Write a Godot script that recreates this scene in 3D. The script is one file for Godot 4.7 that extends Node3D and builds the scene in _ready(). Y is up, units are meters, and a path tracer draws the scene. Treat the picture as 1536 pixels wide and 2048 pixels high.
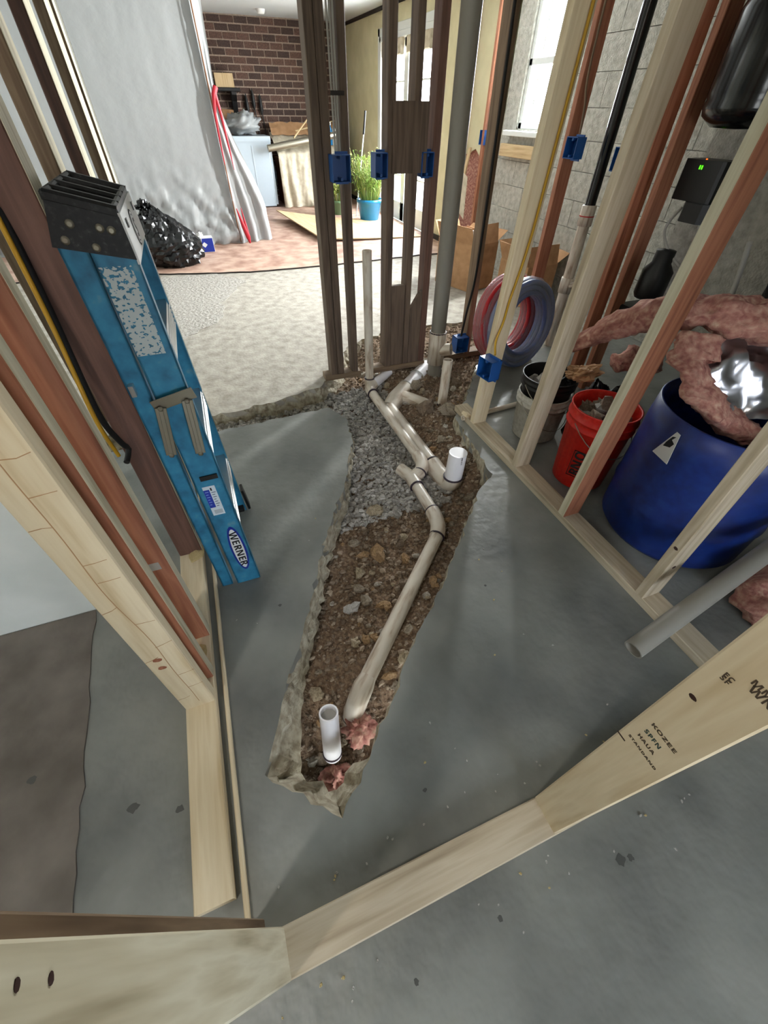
extends Node3D
# A basement being replumbed: a trench cut through the slab, drain pipes, bare stud walls, a ladder and clutter.

const CEIL := 2.405
const DOOR_X := 3.26
var taken := {}
var M := {}
var rng := RandomNumberGenerator.new()
var lump := FastNoiseLite.new()


# ---------------------------------------------------------------- mesh builder (world coordinates, stored relative to the thing's base)
class MB:
	var st := SurfaceTool.new()
	var o := Vector3.ZERO
	var any := false
	func _init(base := Vector3.ZERO):
		st.begin(Mesh.PRIMITIVE_TRIANGLES)
		o = base
	func v(p: Vector3, uv: Vector2):
		st.set_uv(uv)
		st.add_vertex(p - o)
	# corners counter-clockwise as seen from outside
	func tri(a: Vector3, b: Vector3, c: Vector3, ua := Vector2.ZERO, ub := Vector2.ZERO, uc := Vector2.ZERO, smooth := false):
		st.set_smooth_group(0 if smooth else -1)
		v(a, ua); v(c, uc); v(b, ub)
		any = true
	func quad(a: Vector3, b: Vector3, c: Vector3, d: Vector3, ua := Vector2.ZERO, ub := Vector2(1, 0), uc := Vector2(1, 1), ud := Vector2(0, 1), smooth := false):
		tri(a, b, c, ua, ub, uc, smooth)
		tri(a, c, d, ua, uc, ud, smooth)
	# bottom ring and top ring of four corners, counter-clockwise from above; UV in metres, v runs up
	func hexa(b: Array, t: Array):
		var u := 0.0
		for i in 4:
			var j := (i + 1) % 4
			var w: float = b[i].distance_to(b[j])
			var h: float = b[i].distance_to(t[i])
			quad(b[i], b[j], t[j], t[i], Vector2(u, 0), Vector2(u + w, 0), Vector2(u + w, h), Vector2(u, h))
			u += w
		var w2: float = t[0].distance_to(t[1])
		var d2: float = t[1].distance_to(t[2])
		quad(t[0], t[1], t[2], t[3], Vector2(0, 0), Vector2(w2, 0), Vector2(w2, d2), Vector2(0, d2))
		quad(b[3], b[2], b[1], b[0], Vector2(0, 0), Vector2(w2, 0), Vector2(w2, d2), Vector2(0, d2))
	func box(lo: Vector3, hi: Vector3):
		hexa([Vector3(lo.x, lo.y, hi.z), hi * Vector3(1, 0, 1) + Vector3(0, lo.y, 0), Vector3(hi.x, lo.y, lo.z), lo],
			[Vector3(lo.x, hi.y, hi.z), hi, Vector3(hi.x, hi.y, lo.z), Vector3(lo.x, hi.y, lo.z)])
	# a chamfered bar from a to b; w along side, d across it
	func bar(a: Vector3, b: Vector3, w: float, d: float, side: Vector3, bevel := 0.003, uv0 := Vector2.ZERO):
		var ax := (b - a).normalized()
		var s := (side - ax * side.dot(ax)).normalized()
		var t := ax.cross(s).normalized()
		var ring := []
		for c in [[1, 1], [-1, 1], [-1, -1], [1, -1]]:
			var c1: Vector3 = s * (c[0] * (w / 2 - bevel)) + t * (c[1] * d / 2)
			var c2: Vector3 = s * (c[0] * w / 2) + t * (c[1] * (d / 2 - bevel))
			if c[0] * c[1] > 0:
				ring.append(c2); ring.append(c1)
			else:
				ring.append(c1); ring.append(c2)
		var u := uv0.x
		var L := a.distance_to(b)
		for i in 8:
			var j := (i + 1) % 8
			var e: float = ring[i].distance_to(ring[j])
			quad(a + ring[i], a + ring[j], b + ring[j], b + ring[i], Vector2(u, uv0.y), Vector2(u + e, uv0.y), Vector2(u + e, uv0.y + L), Vector2(u, uv0.y + L))
			u += e
		for i in range(1, 7):
			tri(b + ring[0], b + ring[i], b + ring[i + 1], uv0, uv0 + Vector2(.01, 0), uv0 + Vector2(.01, .01))
			tri(a + ring[0], a + ring[i + 1], a + ring[i], uv0, uv0 + Vector2(.01, 0), uv0 + Vector2(.01, .01))
	# a tube along points; radius is a number or an array; inner > 0 makes it hollow with open ends
	func tube(pts: Array, radius, sides := 14, capped := true, flat := 1.0, up := Vector3.UP):
		var n := pts.size()
		var rings := []
		var prev := Vector3.ZERO
		for i in n:
			var dir: Vector3 = (pts[mini(i + 1, n - 1)] - pts[maxi(i - 1, 0)]).normalized()
			var s: Vector3
			if prev == Vector3.ZERO:
				s = dir.cross(up)
				if s.length() < 0.1:
					s = dir.cross(Vector3.RIGHT)
			else:
				s = prev - dir * prev.dot(dir)
			s = s.normalized()
			prev = s
			var t := dir.cross(s).normalized()
			var r: float = radius[i] if radius is Array else radius
			var ring := []
			for k in sides:
				var an := TAU * k / sides
				ring.append(pts[i] + s * cos(an) * r + t * sin(an) * r * flat)
			rings.append(ring)
		var len := 0.0
		for i in n - 1:
			var l2: float = len + pts[i].distance_to(pts[i + 1])
			for k in sides:
				var k2 := (k + 1) % sides
				quad(rings[i][k2], rings[i][k], rings[i + 1][k], rings[i + 1][k2], Vector2((k + 1.0) / sides * .3, len), Vector2(float(k) / sides * .3, len), Vector2(float(k) / sides * .3, l2), Vector2((k + 1.0) / sides * .3, l2), true)
			len = l2
		if capped:
			for k in range(1, sides - 1):
				tri(rings[0][0], rings[0][k], rings[0][k + 1])
				tri(rings[n - 1][0], rings[n - 1][k + 1], rings[n - 1][k])
	# an open pipe: outer wall, inner wall and the rims
	func pipe(a: Vector3, b: Vector3, r: float, wall := 0.005, sides := 24):
		var ax := (b - a).normalized()
		var s := ax.cross(Vector3.RIGHT if absf(ax.x) < .8 else Vector3.UP).normalized()
		var t := ax.cross(s)
		var L := a.distance_to(b)
		for k in sides:
			var d1 := s * cos(TAU * k / sides) + t * sin(TAU * k / sides)
			var d2 := s * cos(TAU * (k + 1) / sides) + t * sin(TAU * (k + 1) / sides)
			var q := r - wall
			var u1 := TAU * r * k / sides
			var u2 := TAU * r * (k + 1) / sides
			st.set_smooth_group(0)
			quad(a + d1 * r, a + d2 * r, b + d2 * r, b + d1 * r, Vector2(u1, 0), Vector2(u2, 0), Vector2(u2, L), Vector2(u1, L), true)
			quad(a + d2 * q, a + d1 * q, b + d1 * q, b + d2 * q, Vector2(u2, 0), Vector2(u1, 0), Vector2(u1, L), Vector2(u2, L), true)
			quad(b + d1 * r, b + d2 * r, b + d2 * q, b + d1 * q)
			quad(a + d2 * r, a + d1 * r, a + d1 * q, a + d2 * q)
	# profile points (radius, height) turned about a vertical axis at c
	func lathe(c: Vector3, prof: Array, sides := 32, smooth := true):
		var v0 := 0.0
		for i in prof.size() - 1:
			var p: Vector2 = prof[i]
			var q: Vector2 = prof[i + 1]
			var v1 := v0 + p.distance_to(q)
			for k in sides:
				var a1 := TAU * k / sides
				var a2 := TAU * (k + 1) / sides
				var e1 := Vector3(cos(a1), 0, -sin(a1))
				var e2 := Vector3(cos(a2), 0, -sin(a2))
				quad(c + e1 * p.x + Vector3.UP * p.y, c + e2 * p.x + Vector3.UP * p.y, c + e2 * q.x + Vector3.UP * q.y, c + e1 * q.x + Vector3.UP * q.y, Vector2(float(k) / sides, v0), Vector2((k + 1.0) / sides, v0), Vector2((k + 1.0) / sides, v1), Vector2(float(k) / sides, v1), smooth)
			v0 = v1
	# a grid of points [row][column]
	func sheet(g: Array, smooth := true):
		var R := g.size()
		var C: int = g[0].size()
		for i in R - 1:
			for j in C - 1:
				quad(g[i][j], g[i][j + 1], g[i + 1][j + 1], g[i + 1][j], Vector2(float(j) / (C - 1), float(i) / (R - 1)), Vector2((j + 1.0) / (C - 1), float(i) / (R - 1)), Vector2((j + 1.0) / (C - 1), (i + 1.0) / (R - 1)), Vector2(float(j) / (C - 1), (i + 1.0) / (R - 1)), smooth)
	# a polygon in the plane o + x*ex + y*ey, made thick along the normal
	func slab(at: Vector3, ex: Vector3, ey: Vector3, poly: PackedVector2Array, thick: float):
		var n := ex.cross(ey).normalized()
		var p := poly
		if Geometry2D.is_polygon_clockwise(p):
			p = p.duplicate()
			p.reverse()
		var ix := Geometry2D.triangulate_polygon(p)
		for i in range(0, ix.size(), 3):
			var tr := [p[ix[i]], p[ix[i + 1]], p[ix[i + 2]]]
			if (tr[1] - tr[0]).cross(tr[2] - tr[0]) < 0:
				tr = [tr[0], tr[2], tr[1]]
			var w := []
			for q in tr:
				w.append(at + ex * q.x + ey * q.y)
			tri(w[0] + n * thick, w[1] + n * thick, w[2] + n * thick, tr[0], tr[1], tr[2])
			tri(w[0], w[2], w[1], tr[0], tr[2], tr[1])
		for i in p.size():
			var a: Vector3 = at + ex * p[i].x + ey * p[i].y
			var j := (i + 1) % p.size()
			var b: Vector3 = at + ex * p[j].x + ey * p[j].y
			quad(a, b, b + n * thick, a + n * thick, Vector2(0, 0), Vector2(a.distance_to(b), 0), Vector2(a.distance_to(b), thick), Vector2(0, thick))
	func mesh() -> ArrayMesh:
		st.generate_normals()
		return st.commit()


# ---------------------------------------------------------------- nodes
func numbered(called: String) -> String:
	var k: int = taken.get(called, 0)
	taken[called] = k + 1
	return called if k == 0 else "%s_%03d" % [called, k]

func tag(o: Node, label := "", category := "", group := "", kind := ""):
	for e in [["label", label], ["category", category], ["group", group], ["kind", kind]]:
		if e[1]:
			o.set_meta(e[0], e[1])

func thing(called: String, at: Vector3, label: String, category: String, group := "") -> Node3D:
	var o := Node3D.new()
	o.name = numbered(called)
	add_child(o)
	o.position = at
	tag(o, label, category, group)
	return o

func setting(called: String, at := Vector3.ZERO, label := "") -> Node3D:
	var o := Node3D.new()
	o.name = numbered(called)
	add_child(o)
	o.position = at
	tag(o, label, "", "", "structure")
	return o

func origin(p: Node) -> Vector3:
	var v := Vector3.ZERO
	while p != self and p is Node3D:
		v += p.position
		p = p.get_parent()
	return v

func mb(parent: Node) -> MB:
	return MB.new(origin(parent))

func part(b: MB, called: String, m: Material, parent: Node, label := "") -> MeshInstance3D:
	var o := MeshInstance3D.new()
	o.name = called
	o.mesh = b.mesh()
	o.material_override = m
	parent.add_child(o, true)
	if label:
		o.set_meta("label", label)
	return o

func put(mesh: Mesh, called: String, m: Material, parent: Node, xf: Transform3D) -> MeshInstance3D:
	var o := MeshInstance3D.new()
	o.name = called
	o.mesh = mesh
	o.material_override = m
	o.transform = xf
	parent.add_child(o, true)
	return o

# a one-mesh thing whose origin is at its base
func single(called: String, at: Vector3, b: MB, m: Material, label: String, category: String, group := "") -> MeshInstance3D:
	var o := MeshInstance3D.new()
	o.name = numbered(called)
	o.mesh = b.mesh()
	o.material_override = m
	o.position = at
	add_child(o)
	tag(o, label, category, group)
	return o


# ---------------------------------------------------------------- materials
func mat(called: String, c: Color, rough := 0.8, metal := 0.0) -> StandardMaterial3D:
	var m := StandardMaterial3D.new()
	m.resource_name = called
	m.albedo_color = c
	m.roughness = rough
	m.metallic = metal
	M[called] = m
	return m

func noise_tex(stops: Array, freq: float, octaves := 4, sd := 1, size := 256, cellular := false) -> NoiseTexture2D:
	var n := FastNoiseLite.new()
	n.noise_type = FastNoiseLite.TYPE_CELLULAR if cellular else FastNoiseLite.TYPE_SIMPLEX_SMOOTH
	n.seed = sd
	n.frequency = freq
	n.fractal_octaves = octaves
	var g := Gradient.new()
	g.offsets = PackedFloat32Array(stops.map(func(s): return s[0]))
	g.colors = PackedColorArray(stops.map(func(s): return s[1]))
	var t := NoiseTexture2D.new()
	t.width = size
	t.height = size
	t.seamless = true
	t.noise = n
	t.color_ramp = g
	return t

func bump_tex(freq: float, octaves := 4, sd := 1, strength := 4.0, size := 256) -> NoiseTexture2D:
	var n := FastNoiseLite.new()
	n.seed = sd
	n.frequency = freq
	n.fractal_octaves = octaves
	var t := NoiseTexture2D.new()
	t.width = size
	t.height = size
	t.seamless = true
	t.noise = n
	t.as_normal_map = true
	t.bump_strength = strength
	return t

func wood(called: String, dark: Color, mid: Color, light: Color, sd: int, rough := 0.75) -> StandardMaterial3D:
	var m := mat(called, Color.WHITE, rough)
	m.albedo_texture = noise_tex([[0.0, dark], [0.3, mid], [0.55, light], [0.75, mid], [1.0, dark.lerp(mid, .5)]], 0.012, 5, sd, 512)
	m.uv1_scale = Vector3(3.2, 0.22, 1)
	m.normal_enabled = true
	m.normal_texture = bump_tex(0.03, 4, sd + 7, 2.0)
	m.normal_scale = 0.35
	return m

func tri_mat(called: String, stops: Array, freq: float, scale: float, rough: float, bump := 0.0, sd := 3, bfreq := 0.03, size := 512) -> StandardMaterial3D:
	var m := mat(called, Color.WHITE, rough)
	m.albedo_texture = noise_tex(stops, freq, 6, sd, size)
	m.uv1_triplanar = true
	m.uv1_world_triplanar = true
	m.uv1_scale = Vector3.ONE * scale
	if bump > 0:
		m.normal_enabled = true
		m.normal_texture = bump_tex(bfreq, 5, sd + 1, 6.0, 512)
		m.normal_scale = bump
	return m

func materials():
	wood("pine", Color(.74, .65, .5), Color(.83, .76, .63), Color(.86, .8, .68), 11)
	wood("pine_grey", Color(.58, .52, .43), Color(.7, .64, .54), Color(.75, .7, .61), 12)
	wood("edge_cream", Color(.62, .57, .46), Color(.76, .72, .61), Color(.82, .79, .69), 17)
	wood("fir", Color(.42, .25, .17), Color(.58, .36, .26), Color(.65, .43, .32), 13, .6)
	wood("fir_dark", Color(.25, .16, .13), Color(.34, .23, .185), Color(.4, .28, .23), 14, .65)
	wood("old_wood", Color(.26, .21, .17), Color(.35, .285, .235), Color(.42, .35, .29), 18, .7)
	wood("brown_wood", Color(.32, .25, .18), Color(.42, .34, .26), Color(.5, .42, .33), 15)
	wood("plywood", Color(.64, .53, .38), Color(.73, .63, .47), Color(.78, .68, .53), 16)
	tri_mat("grey_slab", [[0.0, Color(.38, .39, .375)], [.4, Color(.47, .475, .455)], [.6, Color(.5, .505, .485)], [1.0, Color(.56, .56, .535)]], .006, .55, .4, .12, 21, .05)
	tri_mat("pale_slab", [[0.0, Color(.5, .475, .43)], [.35, Color(.59, .565, .52)], [.6, Color(.63, .605, .56)], [1.0, Color(.7, .675, .635)]], .03, .6, .8, .12, 22, .12)
	tri_mat("raw_concrete", [[0.0, Color(.4, .36, .29)], [.4, Color(.6, .56, .48)], [.6, Color(.7, .67, .59)], [1.0, Color(.8, .78, .71)]], .02, 2.2, .9, 1.0, 23, .05)
	tri_mat("pink_floor", [[0.0, Color(.55, .41, .35)], [.4, Color(.68, .55, .48)], [.65, Color(.74, .62, .55)], [1.0, Color(.8, .7, .63)]], .014, .5, .6, .1, 24)
	tri_mat("soil", [[0.0, Color(.32, .25, .19)], [.4, Color(.45, .365, .29)], [.6, Color(.52, .43, .345)], [1.0, Color(.64, .57, .48)]], .03, 3.0, .95, 1.2, 25, .08)
	tri_mat("vinyl", [[0.0, Color(.33, .3, .27)], [.5, Color(.42, .39, .36)], [1.0, Color(.5, .47, .43)]], .008, .8, .55, .08, 26)
	tri_mat("adhesive", [[0.0, Color(.52, .5, .46)], [.5, Color(.61, .59, .555)], [1.0, Color(.68, .66, .63)]], .03, 1.4, .9, 1.0, 27, .035)
	tri_mat("white_wall", [[0.0, Color(.8, .82, .8)], [1.0, Color(.88, .89, .87)]], .01, .6, .7, .05, 28)
	tri_mat("yellow_wall", [[0.0, Color(.78, .75, .6)], [1.0, Color(.85, .82, .68)]], .01, .6, .7, .05, 29)
	tri_mat("ceiling", [[0.0, Color(.74, .76, .76)], [1.0, Color(.84, .85, .85)]], .08, 2.0, .9, .9, 30, .12)
	tri_mat("block_paint", [[0.0, Color(.58, .57, .53)], [.5, Color(.68, .67, .63)], [1.0, Color(.75, .74, .7)]], .03, 1.0, .85, .5, 31, .12)
	tri_mat("mortar", [[0.0, Color(.52, .45, .4)], [1.0, Color(.66, .59, .53)]], .05, 1.5, .9, .6, 32)
	for k in 3:
		var s: float = [.85, 1.0, 1.2][k]
		tri_mat("brick%d" % k, [[0.0, Color(.2 * s, .14 * s, .115 * s)], [.5, Color(.29 * s, .205 * s, .17 * s)], [1.0, Color(.37 * s, .27 * s, .23 * s)]], .04, 2.0, .8, .5, 33 + k)
	for k in 5:
		var c: Color = [Color(.53, .48, .41), Color(.63, .57, .47), Color(.46, .39, .32), Color(.6, .48, .34), Color(.68, .65, .6)][k]
		tri_mat("stone%d" % k, [[0.0, c.darkened(.35)], [.5, c], [1.0, c.lightened(.2)]], .03, 6.0, .85, .6, 40 + k)
	for k in 3:
		var c: Color = [Color(.58, .56, .53), Color(.5, .485, .46), Color(.68, .665, .64)][k]
		tri_mat("gravel%d" % k, [[0.0, c.darkened(.3)], [.5, c], [1.0, c.lightened(.18)]], .04, 8.0, .85, .5, 50 + k)
	var pv := mat("pvc", Color.WHITE, .38)
	pv.albedo_texture = noise_tex([[0.0, Color(.6, .52, .44)], [.28, Color(.77, .71, .64)], [.45, Color(.83, .79, .73)], [1.0, Color(.88, .85, .8)]], .01, 6, 61, 512)
	pv.uv1_scale = Vector3(3.3, .9, 1)
	mat("pvc_clean", Color(.9, .89, .9), .3)
	mat("pvc_grey", Color(.53, .515, .48), .5)
	mat("primer", Color(.2, .15, .2), .5)
	mat("black_plastic", Color(.045, .045, .05), .45)
	mat("black_gloss", Color(.035, .035, .04), .18)
	mat("black_rubber", Color(.03, .03, .03), .7)
	mat("blue_box", Color(.09, .3, .56), .4)
	mat("zinc", Color(.62, .6, .54), .35, .9)
	mat("aluminium", Color(.78, .78, .77), .32, .95)
	mat("steel", Color(.75, .76, .78), .2, 1.0)
	mat("foil", Color(.74, .74, .76), .28, 1.0)
	var lb := tri_mat("ladder_blue", [[0.0, Color(.14, .36, .47)], [.45, Color(.18, .46, .59)], [.75, Color(.21, .51, .64)], [1.0, Color(.4, .56, .62)]], .01, 2.5, .38, 0.0, 62)
	lb.metallic_specular = .45
	tri_mat("cap_black", [[0.0, Color(.03, .03, .032)], [.6, Color(.055, .055, .06)], [.85, Color(.16, .16, .16)], [1.0, Color(.34, .34, .33)]], .02, 5.0, .6, .1, 63)
	tri_mat("drum_blue", [[0.0, Color(.03, .1, .3)], [.5, Color(.045, .15, .42)], [1.0, Color(.1, .22, .48)]], .012, 2.0, .42, 0.0, 64)
	tri_mat("bucket_red", [[0.0, Color(.72, .09, .05)], [.6, Color(.85, .13, .07)], [1.0, Color(.85, .35, .28)]], .02, 3.0, .45, 0.0, 65)
	tri_mat("bucket_white", [[0.0, Color(.6, .58, .53)], [.6, Color(.78, .77, .73)], [1.0, Color(.84, .83, .8)]], .02, 3.0, .5, 0.0, 66)
	tri_mat("pink_wool", [[0.0, Color(.46, .27, .25)], [.4, Color(.64, .42, .38)], [.65, Color(.74, .56, .49)], [1.0, Color(.84, .74, .64)]], .012, 5.0, .95, .7, 67, .03)
	tri_mat("cardboard", [[0.0, Color(.6, .44, .3)], [.5, Color(.68, .52, .37)], [1.0, Color(.74, .58, .43)]], .01, 1.5, .85, .1, 69)
	tri_mat("drape_cloth", [[0.0, Color(.66, .61, .52)], [.5, Color(.76, .72, .63)], [1.0, Color(.82, .78, .7)]], .02, 1.0, .9, .2, 70)
	mat("wood_print", Color(.3, .25, .19), .8)
	mat("wood_print_teal", Color(.22, .29, .27), .8)
	mat("wood_check", Color(.66, .51, .36), .8)
	mat("dark_stain", Color(.29, .295, .28), .6)
	mat("knot", Color(.2, .1, .06), .8)
	mat("enamel_white", Color(.72, .77, .8), .3)
	mat("trim_white", Color(.87, .88, .87), .45)
	mat("trim_dark", Color(.13, .09, .07), .6)
	mat("iron_black", Color(.03, .028, .028), .5)
	mat("cable_yellow", Color(.72, .55, .1), .5)
	mat("cable_grey", Color(.66, .65, .62), .5)
	mat("red_zip", Color(.66, .06, .14), .5)
	mat("white_paper", Color(.85, .85, .84), .7)
	mat("dark_ink", Color(.05, .05, .06), .7)
	mat("label_blue", Color(.05, .16, .55), .5)
	mat("pot_blue", Color(.05, .42, .6), .25)
	mat("pot_green", Color(.42, .55, .4), .4)
	mat("potting_soil", Color(.2, .14, .1), .95)
	for k in 3:
		var lf := mat("leaf%d" % k, [Color(.36, .48, .16), Color(.5, .56, .24), Color(.64, .6, .34)][k], .6)
		lf.backlight_enabled = true
		lf.backlight = Color(.25, .3, .08)
	var ps := mat("plastic_sheet", Color(.62, .63, .63), .45)
	ps.backlight_enabled = true
	ps.backlight = Color(.35, .35, .35)
	ps.normal_enabled = true
	ps.normal_texture = bump_tex(.02, 5, 71, 5.0, 512)
	ps.normal_scale = .22
	ps.uv1_scale = Vector3(2, 2, 1)
	var cp := mat("clear_plastic", Color(.85, .87, .9, .24), .3)
	cp.transparency = BaseMaterial3D.TRANSPARENCY_ALPHA
	mat("bag_black", Color(.025, .025, .03), .22)
	var gl := mat("glass", Color(1, 1, 1, .06), .02)
	gl.transparency = BaseMaterial3D.TRANSPARENCY_ALPHA
	var bb := mat("bulb_glass", Color(1, .95, .85), .3)
	bb.emission_enabled = true
	bb.emission = Color(1, .92, .8)
	bb.emission_energy_multiplier = 8.0
	var led := mat("led_green", Color(.2, .9, .1), .4)
	led.emission_enabled = true
	led.emission = Color(.35, 1, .1)
	led.emission_energy_multiplier = 2.0
	var lo := mat("led_amber", Color(.9, .4, .1), .4)
	lo.emission_enabled = true
	lo.emission = Color(1, .4, .1)
	lo.emission_energy_multiplier = 2.0
	mat("pex_red", Color(.72, .1, .14), .28)
	mat("pex_blue", Color(.34, .4, .6), .28)
	mat("bottle_blue", Color(.12, .45, .65), .3)
	mat("bottle_red", Color(.75, .12, .12), .4)
	tri_mat("dust", [[0.0, Color(.66, .58, .4)], [1.0, Color(.8, .73, .55)]], .05, 8.0, .95)
	mat("leather_brown", Color(.5, .33, .2), .6)


# ---------------------------------------------------------------- small builders
# one framing stud or plate; a and b are the centres of its ends
func stud(a: Vector3, b: Vector3, w: float, d: float, side: Vector3, m: Material, label: String, called := "wall_stud", group := "") -> Node3D:
	var t := thing(called, a, label, "stud" if called == "wall_stud" else "lumber", group)
	var k := mb(t)
	k.bar(a, b, w, d, side, .003, Vector2(rng.randf() * 9.0, rng.randf() * 9.0))
	part(k, "board", m, t)
	return t

# an upright stud by its footprint
func post(x0: float, x1: float, z0: float, z1: float, y0: float, m: Material, label: String, lean := Vector3.ZERO, pale := 0) -> Node3D:
	var c := Vector3((x0 + x1) / 2, y0, (z0 + z1) / 2)
	var b := Vector3(c.x, CEIL - .001, c.z) + lean
	var t := stud(c, b, x1 - x0, absf(z1 - z0), Vector3.RIGHT, m, label)
	if pale != 0:
		# the narrow edge that the old wallboard kept pale
		var k := mb(t)
		var e := Vector3.RIGHT * pale * ((x1 - x0) / 2 + .0004)
		k.bar(c + e, b + e, .0012, absf(z1 - z0) - .003, Vector3.RIGHT, .0003, Vector2(rng.randf() * 9, rng.randf() * 9))
		part(k, "pale_edge", M.edge_cream, t, "pale edge once covered by wallboard")
	return t

func nail_knot(t: Node3D, p: Vector3, n: Vector3, r: float, m: Material, called := "knot"):
	var k := mb(t)
	var s := n.cross(Vector3(.3, 1, .2)).normalized()
	var poly := PackedVector2Array()
	for i in 10:
		poly.append(Vector2(cos(TAU * i / 10), sin(TAU * i / 10) * .75) * r * (.85 + .3 * rng.randf()))
	k.slab(p, s, n.cross(s), poly, .0006)
	part(k, called, m, t)

func rock_mesh(sd: int, rough := .25, squash := Vector3(1, .7, .85)) -> ArrayMesh:
	var r := RandomNumberGenerator.new()
	r.seed = sd
	var b := MB.new()
	var rows := 5
	var cols := 8
	var off := Vector3(r.randf() * 50, r.randf() * 50, r.randf() * 50)
	var pts := []
	for i in rows + 1:
		var row := []
		for j in cols:
			var th := PI * i / rows
			var ph := TAU * (j + .5 * (i % 2)) / cols
			var d := Vector3(sin(th) * cos(ph), cos(th), sin(th) * sin(ph))
			row.append(d * (1.0 + rough * 2.2 * lump.get_noise_3dv(d * 60.0 + off)) * squash)
		pts.append(row)
	for i in rows:
		for j in cols:
			var j2 := (j + 1) % cols
			if i > 0:
				b.tri(pts[i][j], pts[i][j2], pts[i + 1][j])
			if i < rows - 1:
				b.tri(pts[i][j2], pts[i + 1][j2], pts[i + 1][j])
	return b.mesh()

# a hollow blue outlet box: back plus four sides; open towards n
func outlet_box(at: Vector3, n: Vector3, up: Vector3, w: float, h: float, d: float, label: String) -> Node3D:
	var t := thing("outlet_box", at, label, "outlet box", "blue outlet boxes")
	var s := up.cross(n).normalized()
	var k := mb(t)
	var wl := .004
	k.bar(at, at + n * wl, w, h, s, .001)
	for e in [-1, 1]:
		k.bar(at + s * e * (w / 2 - wl / 2), at + s * e * (w / 2 - wl / 2) + n * d, wl, h, s, .0005)
		k.bar(at + up * e * (h / 2 - wl / 2), at + up * e * (h / 2 - wl / 2) + n * d, w, wl, s, .0005)
	part(k, "shell", M.blue_box, t)
	for e in [-1, 1]:
		var k2 := mb(t)
		k2.bar(at + up * e * (h / 2 + .004) - s * w * .2 + n * d * .3, at + up * e * (h / 2 + .004) + s * w * .5 + n * d * .3, .012, .008, up, .001)
		part(k2, "nail_lug", M.blue_box, t)
	for e in [-1, 1]:
		var k3 := mb(t)
		k3.bar(at + up * e * h * .38 + n * wl, at + up * e * h * .38 + n * (d - .004), .012, .012, s, .001)
		part(k3, "screw_post", M.blue_box, t)
	return t

func cable(called: String, pts: Array, r: float, m: Material, label: String, category := "cable") -> Node3D:
	var t := thing(called, pts[-1], label, category)
	var c := Curve3D.new()
	for i in pts.size():
		var tan: Vector3 = (pts[mini(i + 1, pts.size() - 1)] - pts[maxi(i - 1, 0)]) / 6.0
		c.add_point(pts[i], -tan, tan)
	c.bake_interval = .03
	var k := mb(t)
	k.tube(Array(c.get_baked_points()), r, 8)
	part(k, "jacket", m, t)
	return t

func ring(p: Node, a: Vector3, dir: Vector3, r: float, m: Material, called := "primer_ring"):
	var k := mb(p)
	var d := dir.normalized()
	k.tube([a - d * .003, a + d * .003], r, 20, true)
	part(k, called, m, p)

func text(p: Node, s: String, at: Vector3, ex: Vector3, ey: Vector3, height: float, m: Material, called := "lettering", stretch := 1.0) -> MeshInstance3D:
	var tm := TextMesh.new()
	var f := SystemFont.new()
	f.font_names = PackedStringArray(["Droid Sans"])
	f.font_weight = 700
	tm.font = f
	tm.text = s
	tm.font_size = 64
	tm.pixel_size = height / 46.0
	tm.depth = .0006
	var o := MeshInstance3D.new()
	o.name = called
	o.mesh = tm
	o.material_override = m
	o.transform = Transform3D(Basis(ex.normalized() * stretch, ey.normalized(), ex.cross(ey).normalized()), at - origin(p))
	p.add_child(o, true)
	return o

func ellipse(rx: float, ry: float, n := 28) -> PackedVector2Array:
	var p := PackedVector2Array()
	for i in n:
		p.append(Vector2(cos(TAU * i / n) * rx, sin(TAU * i / n) * ry))
	return p

func rect(x0: float, y0: float, x1: float, y1: float) -> PackedVector2Array:
	return PackedVector2Array([Vector2(x0, y0), Vector2(x1, y0), Vector2(x1, y1), Vector2(x0, y1)])

# ================================================================ scene
func _ready():
	rng.seed = 7
	lump.seed = 5
	lump.frequency = .02
	camera_and_light()
	materials()
	room()
	slabs_and_trench()
	framing()
	drains()
	ladder()
	right_side()
	far_room()
	small_things()


func camera_and_light():
	var cam := Camera3D.new()
	cam.name = "camera"
	cam.position = Vector3(0, 1.38, 0)
	cam.rotation_degrees = Vector3(-44.8, -21.7, 1.04)
	cam.fov = 102.97
	cam.near = .03
	cam.far = 80
	add_child(cam)
	cam.current = true
	var e := Environment.new()
	e.background_mode = Environment.BG_SKY
	var sky := Sky.new()
	var sm := ProceduralSkyMaterial.new()
	sm.sky_top_color = Color(.86, .92, 1)
	sm.sky_horizon_color = Color(.95, .97, 1)
	sm.ground_bottom_color = Color(.7, .72, .7)
	sm.ground_horizon_color = Color(.9, .92, .92)
	sm.sky_energy_multiplier = 4.0
	sm.ground_energy_multiplier = 2.5
	sky.sky_material = sm
	e.sky = sky
	e.tonemap_mode = Environment.TONE_MAPPER_LINEAR
	e.tonemap_exposure = 1.0
	e.sdfgi_enabled = true
	e.ssao_enabled = true
	e.ssil_enabled = true
	var we := WorldEnvironment.new()
	we.name = "environment"
	we.environment = e
	add_child(we)
	# daylight outside the glazed doors and the window
	for a in [[Vector3(DOOR_X + .2, 1.15, -7.67), Vector2(1.75, 1.9), 37.0, 90.0], [Vector3(DOOR_X + .22, 1.72, -4.62), Vector2(.42, .9), 76.0, 90.0], [Vector3(.55, 1.0, 2.45), Vector2(1.0, .9), 1.7, 0.0]]:
		var l := AreaLight3D.new()
		l.name = "daylight"
		l.area_size = a[1]
		l.light_energy = a[2]
		l.light_color = Color(.97, .985, .985)
		l.area_normalize_energy = true
		l.shadow_enabled = true
		l.area_range = 30
		l.position = a[0]
		l.rotation_degrees = Vector3(0, a[3], 0)
		add_child(l, true)


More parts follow.
